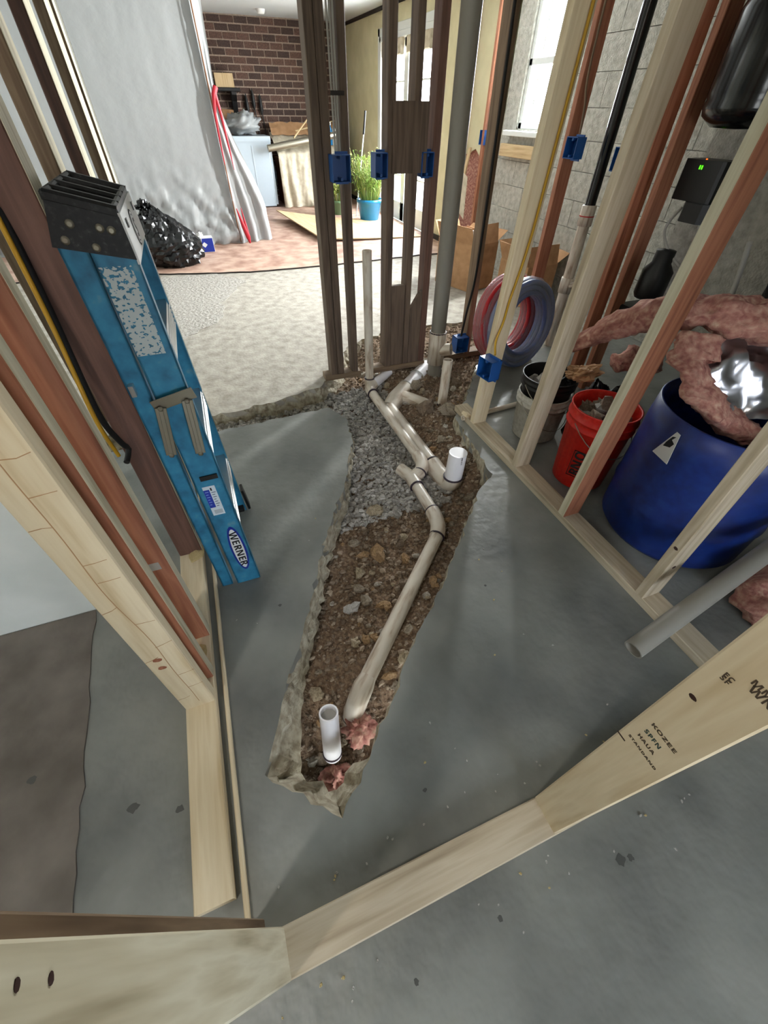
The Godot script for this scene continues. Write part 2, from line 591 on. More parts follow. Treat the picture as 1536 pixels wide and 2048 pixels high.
func room():
	var far := -10.4
	# back wall of brick: mortar bed with courses of bricks
	var w := setting("wall_back", Vector3(0, 0, far))
	var k := mb(w)
	k.box(Vector3(-2.4, 0, far - .2), Vector3(DOOR_X + .2, CEIL, far - .008))
	part(k, "mortar_bed", M.mortar, w)
	var bm := MB.new()
	bm.bar(Vector3(0, 0, -.02), Vector3(0, 0, .0), .2, .071, Vector3.RIGHT, .003)
	var brick := bm.mesh()
	var r2 := RandomNumberGenerator.new()
	r2.seed = 3
	var rest: Array[Transform3D] = []
	for row in 27:
		var y := .05 + row * .0885
		for c in 14:
			var x := .42 + c * .214 + (.107 if row % 2 else 0.0)
			if x > 3.2 or y + .04 > CEIL:
				continue
			var xf := Transform3D(Basis(), Vector3(x, y, r2.randf_range(-.003, .003)))
			if y > .86:
				put(brick, "brick", M["brick%d" % r2.randi_range(0, 2)], w, xf)
			else:
				rest.append(xf)
	var mm := MultiMesh.new()
	mm.transform_format = MultiMesh.TRANSFORM_3D
	mm.mesh = brick
	mm.instance_count = rest.size()
	for i in rest.size():
		mm.set_instance_transform(i, rest[i])
	var mi := MultiMeshInstance3D.new()
	mi.name = "lower_bricks"
	mi.multimesh = mm
	mi.material_override = M.brick1
	mi.set_meta("kind", "stuff")
	w.add_child(mi)
	# ceiling
	var c := setting("ceiling", Vector3(0, CEIL, 0))
	k = mb(c)
	k.box(Vector3(-2.5, CEIL, far - .2), Vector3(DOOR_X + .3, CEIL + .15, 2.4))
	part(k, "plaster", M.ceiling, c)
	# left and near walls
	var wl := setting("wall_left", Vector3(-2.4, 0, 0))
	k = mb(wl)
	k.box(Vector3(-2.5, -.1, far - .2), Vector3(-2.35, CEIL, 2.4))
	part(k, "drywall", M.white_wall, wl)
	var wn := setting("wall_near", Vector3(0, 0, 2.3))
	k = mb(wn)
	var wx0 := .05
	var wx1 := 1.05
	k.box(Vector3(-2.4, -.1, 2.25), Vector3(wx0, CEIL, 2.4))
	k.box(Vector3(wx1, -.1, 2.25), Vector3(DOOR_X + .2, CEIL, 2.4))
	k.box(Vector3(wx0, -.1, 2.25), Vector3(wx1, .55, 2.4))
	k.box(Vector3(wx0, 1.45, 2.25), Vector3(wx1, CEIL, 2.4))
	part(k, "drywall", M.white_wall, wn)
	var wi := setting("window_2", Vector3(.55, .55, 2.3))
	k = mb(wi)
	for x in [wx0 + .02, wx1 - .02]:
		k.bar(Vector3(x, .55, 2.32), Vector3(x, 1.45, 2.32), .04, .08, Vector3.RIGHT, .003)
	for y in [.57, 1.0, 1.43]:
		k.bar(Vector3(wx0, y, 2.32), Vector3(wx1, y, 2.32), .04, .08, Vector3.UP, .003)
	part(k, "window_frame", M.trim_white, wi)
	k = mb(wi)
	k.bar(Vector3(.55, .56, 2.33), Vector3(.55, 1.44, 2.33), wx1 - wx0 - .05, .004, Vector3.RIGHT, .0005)
	part(k, "pane", M.glass, wi)
	var wa := setting("wall_alcove", Vector3(-1.4, 0, -1.2))
	k = mb(wa)
	k.box(Vector3(-2.36, .004, -1.28), Vector3(-.52, CEIL, -1.175))
	part(k, "drywall", M.white_wall, wa)
	# right wall: painted part with the glazed doors, then bare block with a window
	var wr := setting("wall_right", Vector3(DOOR_X, 0, -7))
	k = mb(wr)
	var x0 := DOOR_X
	var x1 := DOOR_X + .16
	var zd0 := -8.66
	var zd1 := -6.68
	var dh := 2.12
	k.box(Vector3(x0, 0, far), Vector3(x1, CEIL, zd0))
	k.box(Vector3(x0, dh, zd0), Vector3(x1, CEIL, zd1))
	k.box(Vector3(x0, 0, zd1), Vector3(x1, CEIL, -5.85))
	k.box(Vector3(x0 + .1, 0, -5.85), Vector3(x1, CEIL, -5.1))
	part(k, "drywall", M.yellow_wall, wr)
	k = mb(wr)
	var torn := PackedVector2Array([Vector2(5.1, CEIL), Vector2(5.85, CEIL), Vector2(5.85, .98), Vector2(5.7, 1.0), Vector2(5.55, 1.05), Vector2(5.42, .98), Vector2(5.3, 1.01), Vector2(5.28, 1.2), Vector2(5.2, 1.24), Vector2(5.12, 1.3)])
	k.slab(Vector3(x0 + .015, 0, 0), Vector3(0, 0, -1), Vector3(0, 1, 0), torn, .013)
	part(k, "torn_panel", M.yellow_wall, wr)
	k = mb(wr)
	var g := []
	for i in 14:
		var row := []
		for j in 10:
			var y := .02 + i * .085
			var z := -5.84 + j * .078
			row.append(Vector3(x0 + .06 + .03 * lump.get_noise_2d(y * 400, z * 400), y, z))
		g.append(row)
	k.sheet(g)
	part(k, "insulation", M.pink_wool, wr)
	# crown moulding and baseboard
	var tr := setting("trim_1", Vector3(DOOR_X, CEIL, -8))
	k = mb(tr)
	k.bar(Vector3(x0 - .015, CEIL - .02, far + .02), Vector3(x0 - .015, CEIL - .02, -5.15), .03, .04, Vector3.RIGHT, .006)
	part(k, "moulding", M.trim_dark, tr)
	var bb := setting("baseboard_right", Vector3(DOOR_X, 0, -7))
	k = mb(bb)
	k.bar(Vector3(x0 - .008, .04, far), Vector3(x0 - .008, .04, zd0 - .1), .016, .07, Vector3.RIGHT, .003)
	k.bar(Vector3(x0 - .008, .04, zd1 + .1), Vector3(x0 - .008, .04, -5.86), .016, .07, Vector3.RIGHT, .003)
	part(k, "board", M.trim_dark, bb)
	# glazed double door
	var d := setting("door_1", Vector3(DOOR_X, 0, -7.67))
	k = mb(d)
	for z in [zd0 + .03, zd1 - .03]:
		k.bar(Vector3(x0 + .05, 0, z), Vector3(x0 + .05, dh, z), .16, .06, Vector3.RIGHT, .004)
	k.bar(Vector3(x0 + .05, dh - .03, zd0), Vector3(x0 + .05, dh - .03, zd1), .16, .06, Vector3.RIGHT, .004)
	part(k, "jamb", M.trim_white, d)
	k = mb(d)
	for z in [zd0 - .04, zd1 + .04]:
		k.bar(Vector3(x0 - .01, 0, z), Vector3(x0 - .01, dh + .08, z), .02, .08, Vector3.RIGHT, .004)
	k.bar(Vector3(x0 - .01, dh + .04, zd0 - .08), Vector3(x0 - .01, dh + .04, zd1 + .08), .02, .08, Vector3.RIGHT, .004)
	part(k, "casing", M.trim_white, d)
	for leaf in 2:
		var a: float = [zd0 + .06, -7.66][leaf]
		var b: float = [-7.68, zd1 - .06][leaf]
		var lf := Node3D.new()
		lf.name = "door_leaf"
		lf.position = Vector3(0, 0, 0)
		d.add_child(lf, true)
		k = mb(lf)
		var xc := x0 + .06
		var sw := .14
		for z in [a + sw / 2, b - sw / 2]:
			k.bar(Vector3(xc, .01, z), Vector3(xc, dh - .06, z), .045, sw, Vector3.RIGHT, .004)
		k.bar(Vector3(xc, .135, a), Vector3(xc, .135, b), .045, .25, Vector3.RIGHT, .004)
		k.bar(Vector3(xc, dh - .1, a), Vector3(xc, dh - .1, b), .045, .09, Vector3.RIGHT, .004)
		part(k, "stiles_and_rails", M.trim_white, lf)
		for y in [.6, .95, 1.3, 1.65]:
			k = mb(lf)
			k.bar(Vector3(xc, y, a + sw), Vector3(xc, y, b - sw), .03, .02, Vector3.RIGHT, .003)
			part(k, "glazing_bar", M.trim_white, lf)
		k = mb(lf)
		k.bar(Vector3(xc, .26, (a + b) / 2), Vector3(xc, dh - .14, (a + b) / 2), .005, b - a - 2 * sw, Vector3.RIGHT, .0005)
		part(k, "pane", M.glass, lf)
		k = mb(lf)
		k.bar(Vector3(x0 - .02, 1.98, a + .1), Vector3(x0 - .02, 1.98, b - .1), .06, .16, Vector3.RIGHT, .01)
		part(k, "roller_blind", M.drape_cloth, lf)
	# block wall
	var wb := setting("wall_block", Vector3(DOOR_X, 0, -2))
	k = mb(wb)
	var wz0 := -4.86
	var wz1 := -4.38
	var wy0 := 1.24
	var wy1 := 2.2
	k.box(Vector3(x0 + .045, -.05, -5.1), Vector3(x1 + .04, CEIL, wz0))
	k.box(Vector3(x0 + .045, -.05, wz0), Vector3(x1 + .04, wy0, wz1))
	k.box(Vector3(x0 + .045, wy1, wz0), Vector3(x1 + .04, CEIL, wz1))
	k.box(Vector3(x0 + .045, -.05, wz1), Vector3(x1 + .04, CEIL, 2.3))
	part(k, "joint_bed", M.block_paint, wb)
	var blk := MB.new()
	blk.bar(Vector3(-.02, 0, 0), Vector3(.02, 0, 0), .395, .196, Vector3(0, 0, 1), .003)
	var block := blk.mesh()
	for row in 12:
		for col in 9:
			var z := -4.9 + col * .4 + (.2 if row % 2 else 0.0)
			var y := .1 + row * .2
			if z + .19 > wz0 and z - .19 < wz1 and y + .09 > wy0 and y - .09 < wy1:
				continue
			put(block, "block", M.block_paint, wb, Transform3D(Basis(), Vector3(.037, y, z + 2.0)))
	var win := setting("window_1", Vector3(DOOR_X, wy0, -4.6))
	k = mb(win)
	var xw := x0 + .12
	for z in [wz0 + .025, wz1 - .025]:
		k.bar(Vector3(xw, wy0, z), Vector3(xw, wy1, z), .1, .05, Vector3.RIGHT, .004)
	for y in [wy0 + .025, 1.7, wy1 - .025]:
		k.bar(Vector3(xw, y, wz0), Vector3(xw, y, wz1), .1, .05, Vector3.RIGHT, .004)
	part(k, "window_frame", M.trim_white, win)
	k = mb(win)
	k.bar(Vector3(xw, wy0, (wz0 + wz1) / 2 - .1), Vector3(xw, wy1, (wz0 + wz1) / 2 - .1), .04, .03, Vector3.RIGHT, .004)
	part(k, "glazing_bar", M.trim_white, win)
	k = mb(win)
	k.bar(Vector3(xw, wy0, (wz0 + wz1) / 2), Vector3(xw, wy1, (wz0 + wz1) / 2), .004, wz1 - wz0 - .06, Vector3.RIGHT, .0004)
	part(k, "pane", M.glass, win)
	k = mb(win)
	k.bar(Vector3(x0 + .0, wy0 - .03, wz0 - .08), Vector3(x0 + .0, wy0 - .03, wz1 + .08), .1, .04, Vector3.RIGHT, .004)
	part(k, "window_sill", M.trim_white, win)
	k = mb(win)
	k.bar(Vector3(x0 - .02, wy0 - .16, wz0 - .1), Vector3(x0 - .02, wy0 - .16, wz1 + .1), .04, .1, Vector3.RIGHT, .004)
	part(k, "nailer_board", M.plywood, win)


# ---------------------------------------------------------------- trench
var hole := PackedVector2Array()

func jag(p: Array, step: float, amp: float, sd: float) -> PackedVector2Array:
	var out := PackedVector2Array()
	for i in p.size() - 1:
		var a: Vector2 = p[i]
		var b: Vector2 = p[i + 1]
		var n := maxi(1, int(a.distance_to(b) / step))
		var nn := (b - a).orthogonal().normalized()
		for j in n:
			var q := a.lerp(b, float(j) / n)
			if j > 0:
				q += nn * amp * (lump.get_noise_2d(q.x * 900 + sd, q.y * 900) * 2.2 + lump.get_noise_2d(q.x * 2600 + sd, q.y * 2600) * .9)
			out.append(q)
	out.append(p[-1])
	return out

func bed(x: float, z: float) -> float:
	var y := -.17
	y -= .17 * smoothstep(-.75, -.42, z) * smoothstep(-.5, -.1, x + .3)
	y += .07 * exp(-(pow((x - .62) / .16, 2) + pow((z + 1.85) / .45, 2)))     # heaped gravel beside the pipes
	y += .10 * smoothstep(.86, 1.2, x) * smoothstep(-1.2, -1.6, z)               # bank on the right
	y += .05 * smoothstep(-2.3, -2.6, z)
	y += .06 * (1.0 - smoothstep(-.1, .5, x)) * smoothstep(-2.1, -2.3, z)
	y += .014 * lump.get_noise_2d(x * 500, z * 500) + .012 * lump.get_noise_2d(x * 1500 + 90, z * 1500) + .006 * lump.get_noise_2d(x * 4500, z * 4500)
	return y

func slabs_and_trench():
	var edge_a := jag([Vector2(-2.36, -2.25), Vector2(-.158, -2.268), Vector2(.25, -2.29), Vector2(.529, -2.306), Vector2(.585, -2.16), Vector2(.555, -1.912), Vector2(.413, -1.581), Vector2(.228, -1.271), Vector2(.032, -.862), Vector2(-.098, -.612), Vector2(-.198, -.399),
		Vector2(-.018, -.221), Vector2(.118, -.355), Vector2(.24, -.476), Vector2(.35, -.603), Vector2(.511, -.737), Vector2(.686, -.915), Vector2(.865, -1.104), Vector2(1.009, -1.258), Vector2(1.16, -1.36), Vector2(1.19, -1.6), Vector2(1.235, -1.93), Vector2(1.45, -2.15), Vector2(1.74, -2.53), Vector2(2.25, -2.62)], .03, .009, 0)
	var edge_b := jag([Vector2(2.25, -2.62), Vector2(2.3, -3.0), Vector2(2.2, -3.32), Vector2(1.88, -3.36), Vector2(1.5, -3.38), Vector2(1.07, -3.27), Vector2(.9, -3.15), Vector2(.72, -2.78), Vector2(.536, -2.585), Vector2(.245, -2.508), Vector2(-.172, -2.449), Vector2(-2.36, -2.41)], .04, .02, 40)
	# near, painted slab
	var pa := edge_a.duplicate()
	pa.append_array(PackedVector2Array([Vector2(DOOR_X + .05, -2.62), Vector2(DOOR_X + .05, 2.3), Vector2(-2.36, 2.3)]))
	var fl := setting("floor", Vector3.ZERO, "grey painted concrete slab with a trench cut through it")
	var k := mb(fl)
	k.slab(Vector3(0, -.11, 0), Vector3(1, 0, 0), Vector3(0, 0, -1), flip(pa), .11)
	part(k, "painted_slab", M.grey_slab, fl)
	# far, bare slab
	var pb := edge_b.duplicate()
	pb.append_array(PackedVector2Array([Vector2(-2.36, -10.4), Vector2(DOOR_X + .05, -10.4), Vector2(DOOR_X + .05, -2.62)]))
	k = mb(fl)
	k.slab(Vector3(0, -.11, 0), Vector3(1, 0, 0), Vector3(0, 0, -1), flip(pb), .11)
	part(k, "bare_slab", M.pale_slab, fl)
	# broken concrete faces round the trench
	hole = edge_a.duplicate()
	hole.append_array(edge_b)
	k = mb(fl)
	var n := hole.size()
	var rows := 6
	var g := []
	for r in rows:
		var row := []
		for i in n + 1:
			var p: Vector2 = hole[i % n]
			var t: Vector2 = hole[(i + 1) % n] - hole[(i - 1 + n) % n]
			var inw := t.orthogonal().normalized()
			if not Geometry2D.is_point_in_polygon(p + inw * .01, hole):
				inw = -inw
			var near := smoothstep(-.8, -.42, p.y)
			var slope := lerpf(.014, .065, near) if p.x < .1 and p.x < .4 + p.y * .2 else .014
			if p.y < -2.2:
				slope = .035
			var f := float(r) / (rows - 1)
			var s := slope * f * f * .6 + slope * f * .4
			if r > 0:
				s += .020 * (lump.get_noise_3d(p.x * 1100, r * 30, p.y * 1100) + .6 * lump.get_noise_3d(p.x * 3000, r * 70, p.y * 3000))
			row.append(Vector3(p.x + inw.x * s, -.0005 - .15 * f, p.y + inw.y * s))
		g.append(row)
	g.reverse()
	k.sheet(g, false)
	part(k, "broken_edge", M.raw_concrete, fl)
	var r9 := RandomNumberGenerator.new()
	r9.seed = 12
	for a in [[-.36, .0, 0], [-.55, -.45, .018], [-.43, -.40, .012], [-.82, -.62, .014], [.63, .12, .016], [.66, .125, .01], [.28, .1, .008], [.05, .12, .007], [.75, -.75, .006], [-.05, -.95, .008], [.22, -.2, .007]]:
		if a[2] == 0:
			continue
		k = mb(fl)
		var poly := PackedVector2Array()
		for i in 12:
			poly.append(Vector2(cos(TAU * i / 12) * r9.randf_range(.6, 1.1), sin(TAU * i / 12) * r9.randf_range(.5, 1.0)) * a[2])
		k.slab(Vector3(a[0], .0002 if a[0] > -.7 else .0057, a[1]), Vector3(1, 0, 0), Vector3(0, 0, -1), poly, .0004)
		part(k, "dark_stain", M.dark_stain, fl)
	# trench bed
	var tb := setting("trench_bed", Vector3(.5, -.17, -1.5), "brown soil and crushed stone at the bottom of the trench")
	k = mb(tb)
	var rowsz := []
	var st := .022
	var nz := int(3.5 / st)
	var nx := int(4.0 / st)
	for iz in nz:
		var row := []
		for ix in nx:
			var x := -1.6 + ix * st
			var z := -3.5 + iz * st + .0
			row.append(Vector3(x, bed(x, z), -(-z)))
		rowsz.append(row)
	rowsz.reverse()
	k.sheet(rowsz, true)
	part(k, "soil", M.soil, tb)
	stones(tb)
	# floor coverings
	var wf := setting("floor_wood", Vector3(0, 0, -8))
	k = mb(wf)
	var pw := jag([Vector2(DOOR_X, -5.58), Vector2(2.75, -5.6), Vector2(1.4, -5.5), Vector2(.47, -5.5), Vector2(-.1, -5.62), Vector2(-.5, -5.73), Vector2(-2.35, -5.9)], .1, .012, 3)
	pw.append_array(PackedVector2Array([Vector2(-2.35, -10.4), Vector2(DOOR_X, -10.4)]))
	k.slab(Vector3(0, .001, 0), Vector3(1, 0, 0), Vector3(0, 0, -1), flip(pw), .012)
	part(k, "covering", M.pink_floor, wf)
	k = mb(wf)
	for i in range(0, pw.size() - 4):
		var a := Vector3(pw[i].x, .008, pw[i].y + .004)
		var b := Vector3(pw[i + 1].x, .008, pw[i + 1].y + .004)
		k.bar(a, b, .012, .013, Vector3(0, 0, 1), .001)
	part(k, "tar_edge", M.trim_dark, wf, "dark ragged edge of the floor covering")
	k = mb(wf)
	var ap := jag([Vector2(-.6, -5.6), Vector2(.1, -5.56), Vector2(.38, -5.2), Vector2(.1, -4.6), Vector2(.0, -4.1), Vector2(-.3, -3.75), Vector2(-.5, -3.65), Vector2(-.9, -4.0), Vector2(-.9, -5.5)], .06, .03, 8)
	k.slab(Vector3(0, .0005, 0), Vector3(1, 0, 0), Vector3(0, 0, -1), flip(ap), .004)
	part(k, "adhesive_patch", M.adhesive, wf, "patch of ridged old floor adhesive")
	var vf := setting("floor_vinyl", Vector3(-1.5, 0, 0))
	k = mb(vf)
	var pv := jag([Vector2(-.71, -1.17), Vector2(-.69, -.7), Vector2(-.67, -.25), Vector2(-.64, .3), Vector2(-.6, 1.0)], .05, .006, 2)
	pv.append_array(PackedVector2Array([Vector2(-2.34, 1.0), Vector2(-2.34, -1.17)]))
	k.slab(Vector3(0, .0005, 0), Vector3(1, 0, 0), Vector3(0, 0, -1), flip(pv), .005)
	part(k, "sheet", M.vinyl, vf)

func flip(p: PackedVector2Array) -> PackedVector2Array:
	var o := PackedVector2Array()
	for q in p:
		o.append(Vector2(q.x, -q.y))
	return o

func in_trench(x: float, z: float, margin := .0) -> bool:
	for d in [Vector2.ZERO, Vector2(margin, 0), Vector2(-margin, 0), Vector2(0, margin), Vector2(0, -margin)]:
		if not Geometry2D.is_point_in_polygon(Vector2(x, z) + d, hole):
			return false
	return true

func is_gravel(x: float, z: float) -> bool:
	return z < -1.38 and z > -2.65 and x < .98 + .1 * lump.get_noise_2d(z * 300, 5)

func stones(tb: Node3D):
	var r := RandomNumberGenerator.new()
	r.seed = 21
	var base := []
	for i in 8:
		base.append(rock_mesh(100 + i, .3, Vector3(1, .62 + .04 * i, .8)))
	# the stones that show largest, one by one
	var made := 0
	var tries := 0
	while made < 280 and tries < 20000:
		tries += 1
		var x := r.randf_range(-.2, 1.8)
		var z := r.randf_range(-3.0, -.28)
		var s: float = lerpf(.009, .03, pow(r.randf(), 2.0))
		if not in_trench(x, z, s + .012):
			continue
		if z < -2.0 and r.randf() < .5:
			continue
		var gr := is_gravel(x, z)
		if gr:
			s = r.randf_range(.011, .02)
		var y := bed(x, z) + s * .25
		var bs := Basis.from_euler(Vector3(r.randf() * .8, r.randf() * TAU, r.randf() * .8)).scaled(Vector3(s * r.randf_range(.9, 1.5), s, s))
		put(base[r.randi_range(0, 7)], "stone", M["gravel%d" % r.randi_range(0, 2)] if gr else M["stone%d" % r.randi_range(0, 4)], tb, Transform3D(bs, Vector3(x, y, z) - tb.position))
		made += 1
	# the rest of the crushed stone and the crumbs of soil
	for layer in 2:
		var xs: Array[Transform3D] = []
		var cols: Array[Color] = []
		var want: int = [5500, 9000][layer]
		tries = 0
		while xs.size() < want and tries < 200000:
			tries += 1
			var x := r.randf_range(-.3, 2.2)
			var z := r.randf_range(-3.35, -.24)
			if layer == 0 and not is_gravel(x, z):
				continue
			if layer == 1 and is_gravel(x, z) and r.randf() < .9:
				continue
			if not in_trench(x, z, .004):
				continue
			var s := r.randf_range(.008, .0165) if layer == 0 else lerpf(.0025, .0125, pow(r.randf(), 2.5))
			xs.append(Transform3D(Basis.from_euler(Vector3(r.randf() * TAU, r.randf() * TAU, r.randf() * TAU)).scaled(Vector3(s * r.randf_range(.8, 1.5), s, s)), Vector3(x, bed(x, z) + s * r.randf_range(.0, 1.3 if layer == 0 else .7), z) - tb.position))
			var c: Color
			if layer == 0:
				c = Color(.24, .225, .205).lerp(Color(.46, .435, .40), r.randf())
			else:
				c = Color(.14, .095, .062).lerp(Color(.42, .335, .25), pow(r.randf(), 1.6))
			cols.append(c)
		var mm := MultiMesh.new()
		mm.transform_format = MultiMesh.TRANSFORM_3D
		mm.use_colors = true
		mm.mesh = base[layer * 3]
		mm.instance_count = xs.size()
		for i in xs.size():
			mm.set_instance_transform(i, xs[i])
			mm.set_instance_color(i, cols[i])
		var m := mat("loose%d" % layer, Color.WHITE, .9)
		m.vertex_color_use_as_albedo = true
		var mi := MultiMeshInstance3D.new()
		mi.name = ["crushed_stone", "soil_crumbs"][layer]
		mi.multimesh = mm
		mi.material_override = m
		mi.set_meta("kind", "stuff")
		tb.add_child(mi)
	# single rocks that can be told apart
	var L := [
		[.53, -1.44, .055, .03, "stone1", "long flat tan rock lying on the grey gravel"],
		[.44, -1.17, .048, .042, "stone3", "blocky yellow-brown rock in the soil left of the pipe bend"],
		[.23, -.93, .034, .026, "gravel2", "pale grey broken concrete lump lying on the brown soil"],
		[.62, -1.38, .03, .03, "gravel0", "small grey rock touching the white drain pipe"],
		[1.15, -2.16, .06, .055, "stone2", "round brown rock beside the short standpipe base"],
		[1.28, -2.06, .075, .045, "stone0", "large brown rock in front of the short standpipe base"],
		[.36, -.66, .028, .03, "stone1", "rounded tan rock right of the near pipe coupling"],
		[.3, -.585, .024, .026, "stone0", "egg shaped rock closest to the near pipe coupling"],
		[.32, -1.1, .03, .02, "stone1", "oval tan pebble left of the blocky rock"],
		[.29, -1.02, .026, .022, "stone0", "olive brown pebble above the concrete lump"],
		[.62, -.93, .03, .022, "stone3", "tan angular rock by the right trench wall"],
		[-.04, -.47, .03, .026, "stone0", "grey-brown rock in the pit left of the near riser"],
		[.11, -.36, .034, .024, "stone2", "dark rock at the foot of the pit right of the near riser"],
		[1.2, -2.44, .05, .035, "stone0", "dusty rock between the large white pipe and the standpipe"],
		[1.5, -2.4, .04, .035, "stone2", "reddish brown rock right of the short standpipe"],
	]
	for i in L.size():
		var a: Array = L[i]
		var p := Vector3(a[0], bed(a[0], a[1]) - a[3] * .2, a[1])
		var o := MeshInstance3D.new()
		o.name = numbered("rock")
		o.mesh = rock_mesh(300 + i * 7, .38, Vector3(a[2], a[3], a[2] * .75))
		o.material_override = M[a[4]]
		o.position = p + Vector3.UP * a[3] * .8
		o.rotation.y = i * 1.7
		add_child(o)
		tag(o, a[5], "rock", "rocks in the trench")
	var oj := thing("brick_shard", Vector3(.38, bed(.38, -.79), -.79), "small orange shard standing right of the long drain pipe", "shard")
	var k := mb(oj)
	k.bar(oj.position, oj.position + Vector3(.02, .012, -.055), .016, .012, Vector3.RIGHT, .003)
	part(k, "shard", M.fir, oj)


# ---------------------------------------------------------------- framing
func framing():
	var X := Vector3.RIGHT
	var Z := Vector3(0, 0, 1)
	# bottom plates
	stud(Vector3(-.35, .019, -.16), Vector3(-.35, .019, -2.245), .09, .038, X, M.pine, "fresh pine bottom plate under the left stud wall", "bottom_plate")
	stud(Vector3(-.30, .019, -.027), Vector3(1.25, .019, -.027), .089, .038, Z, M.pine_grey, "bottom plate crossing the doorway in the foreground", "bottom_plate")
	stud(Vector3(1.315, .019, .02), Vector3(1.315, .019, -2.0), .09, .038, X, M.pine_grey, "bottom plate carrying the right hand studs beside the drum", "bottom_plate")
	stud(Vector3(.60, .019, -2.7), Vector3(.86, .019, -2.7), .089, .038, Z, M.brown_wood, "short old bottom plate left of the tall standpipe", "bottom_plate")
	stud(Vector3(.95, .019, -2.7), Vector3(1.36, .019, -2.7), .089, .038, Z, M.brown_wood, "old bottom plate bridging the trench under the planks", "bottom_plate")
	stud(Vector3(1.52, .019, -2.72), Vector3(2.05, .019, -2.72), .089, .038, Z, M.brown_wood, "old bottom plate right of the grey vent pipe", "bottom_plate")
	var lath := stud(Vector3(-.283, .011, -.1), Vector3(-.272, .011, -1.3), .012, .02, X, M.pine, "thin pale lath lying along the left bottom plate", "lath")
	lath.set_meta("category", "lath")
	# left wall
	var n1 := post(-.394, -.305, -.688, -.65, .038, M.pine, "bright cream pine stud nearest on the left wall")
	for p in [Vector3(-.363, .36, -.6495), Vector3(-.366, .318, -.6495)]:
		nail_knot(n1, p, Vector3(0, 0, 1), .011, M.fir, "screw_hole")
	var r := RandomNumberGenerator.new()
	r.seed = 4
	for i in 12:
		var y := .1 + i * .083 + r.randf_range(-.02, .02)
		var k := mb(n1)
		var left := i % 3 == 0
		var xa := -.391 if left else -.352 + .006 * sin(y * 6.0)
		var pa := Vector3(xa, y, -.6502)
		var pb := pa + Vector3(.02, r.randf_range(-.003, .006), 0)
		var pc := pb + Vector3(.014 if left else .022, r.randf_range(-.004, .008), 0)
		k.bar(pa, pb, .001, .002, Z, .0003)
		k.bar(pb, pc, .001, .0015, Z, .0003)
		part(k, "check_crack", M.wood_check, n1)
	var kl := mb(n1)
	var last := Vector3(-.345, .07, -.6502)
	for i in 40:
		var y := .07 + (i + 1) * .03
		var q := Vector3(-.352 + .007 * sin(y * 6.0) + .003 * sin(y * 17.0), y, -.6502)
		kl.bar(last, q, .001, .002, Z, .0003)
		last = q
	part(kl, "pith_line", M.wood_check, n1)
	post(-.394, -.305, -.768, -.73, .038, M.fir, "brown stud half hidden behind the nearest cream stud", Vector3.ZERO, 1)
	var n3 := post(-.394, -.305, -.928, -.89, .038, M.fir, "orange-red fir stud with a grey paint square, left wall", Vector3.ZERO, 1)
	var k3 := mb(n3)
	k3.slab(Vector3(-.345, .45, -.8898), X, Vector3.UP, rect(-.022, -.016, .018, .014), .0005)
	part(k3, "paint_patch", M.cable_grey, n3, "grey paint square")
	post(-.394, -.305, -1.39, -1.305, .038, M.fir_dark, "dark red stud directly behind the blue ladder", Vector3.ZERO, 1)
	post(-.345, -.305, -1.738, -1.659, .038, M.brown_wood, "dark brown stud second behind the ladder cap", Vector3.ZERO, 1)
	post(-.345, -.305, -2.235, -2.115, .0385, M.fir_dark, "dark red stud third behind the ladder cap", Vector3.ZERO, 1)
	post(-.341, -.305, -2.71, -2.57, .002, M.brown_wood, "brown stud fourth behind the ladder cap", Vector3.ZERO, 1)
	post(-.318, -.305, -2.875, -2.80, .002, M.brown_wood, "last stud of the left wall with a bright metal edge", Vector3.ZERO, 1)
	var ms := thing("metal_corner_strip", Vector3(-.302, 0.002, -2.87), "thin shiny metal strip on the last left stud", "metal strip")
	var k := mb(ms)
	k.bar(Vector3(-.3, .002, -2.89), Vector3(-.3, CEIL - .002, -2.89), .005, .02, X, .0008)
	part(k, "strip", M.steel, ms)
	# free-standing board with a metal strip, further left
	var bd := post(-.84, -.75, -2.64, -2.6, .002, M.brown_wood, "brown board with a shiny metal edge seen between the left studs")
	k = mb(bd)
	k.bar(Vector3(-.744, .01, -2.6), Vector3(-.744, CEIL - .002, -2.6), .008, .05, X, .001)
	part(k, "metal_edge", M.steel, bd)
	# doorway studs in the foreground
	var d1 := post(-.24, -.202, -.071, .018, .038, M.edge_cream, "foreground stud at lower left with two dark nail holes")
	for p in [Vector3(-.2018, 1.02, -.05), Vector3(-.2018, .985, -.05)]:
		nail_knot(d1, p, X, .0035, M.knot, "nail_hole")
	post(-.28, -.242, -.1, -.012, .038, M.brown_wood, "grey-brown stud doubled behind the lower left foreground stud")
	var d2 := post(.49, .528, -.072, .014, .038, M.pine, "foreground stud at right with stamped grade marks")
	nail_knot(d2, Vector3(.4898, .80, -.05), -X, .006, M.knot)
	var ex := Vector3(0, 0, 1)
	var ey := Vector3.UP
	for a in [["KOZEE", .686, -.03, .0085, "wood_print", 1.3], ["SPFN", .660, -.036, .010, "wood_print_teal", .9], ["HAUA", .636, -.036, .008, "wood_print", 1.1], ["STANDAND", .612, -.03, .006, "wood_print", 1.3]]:
		var tm := text(d2, a[0], Vector3(.4894, a[1], a[2]), ex, ey, a[3], M[a[4]], "grade_stamp", a[5])
		tm.mesh.horizontal_alignment = HORIZONTAL_ALIGNMENT_CENTER
	for a in [["SF", .868, -.045, .008], ["EC", .876, -.045, .008], ["MM", .90, -.018, .010], ["WN", .89, -.012, .012], ["MV", .902, .0, .010]]:
		text(d2, a[0], Vector3(.4894, a[1], a[2]), ex, ey, a[3], M.wood_print, "grade_stamp", 1.0)
	k = mb(d2)
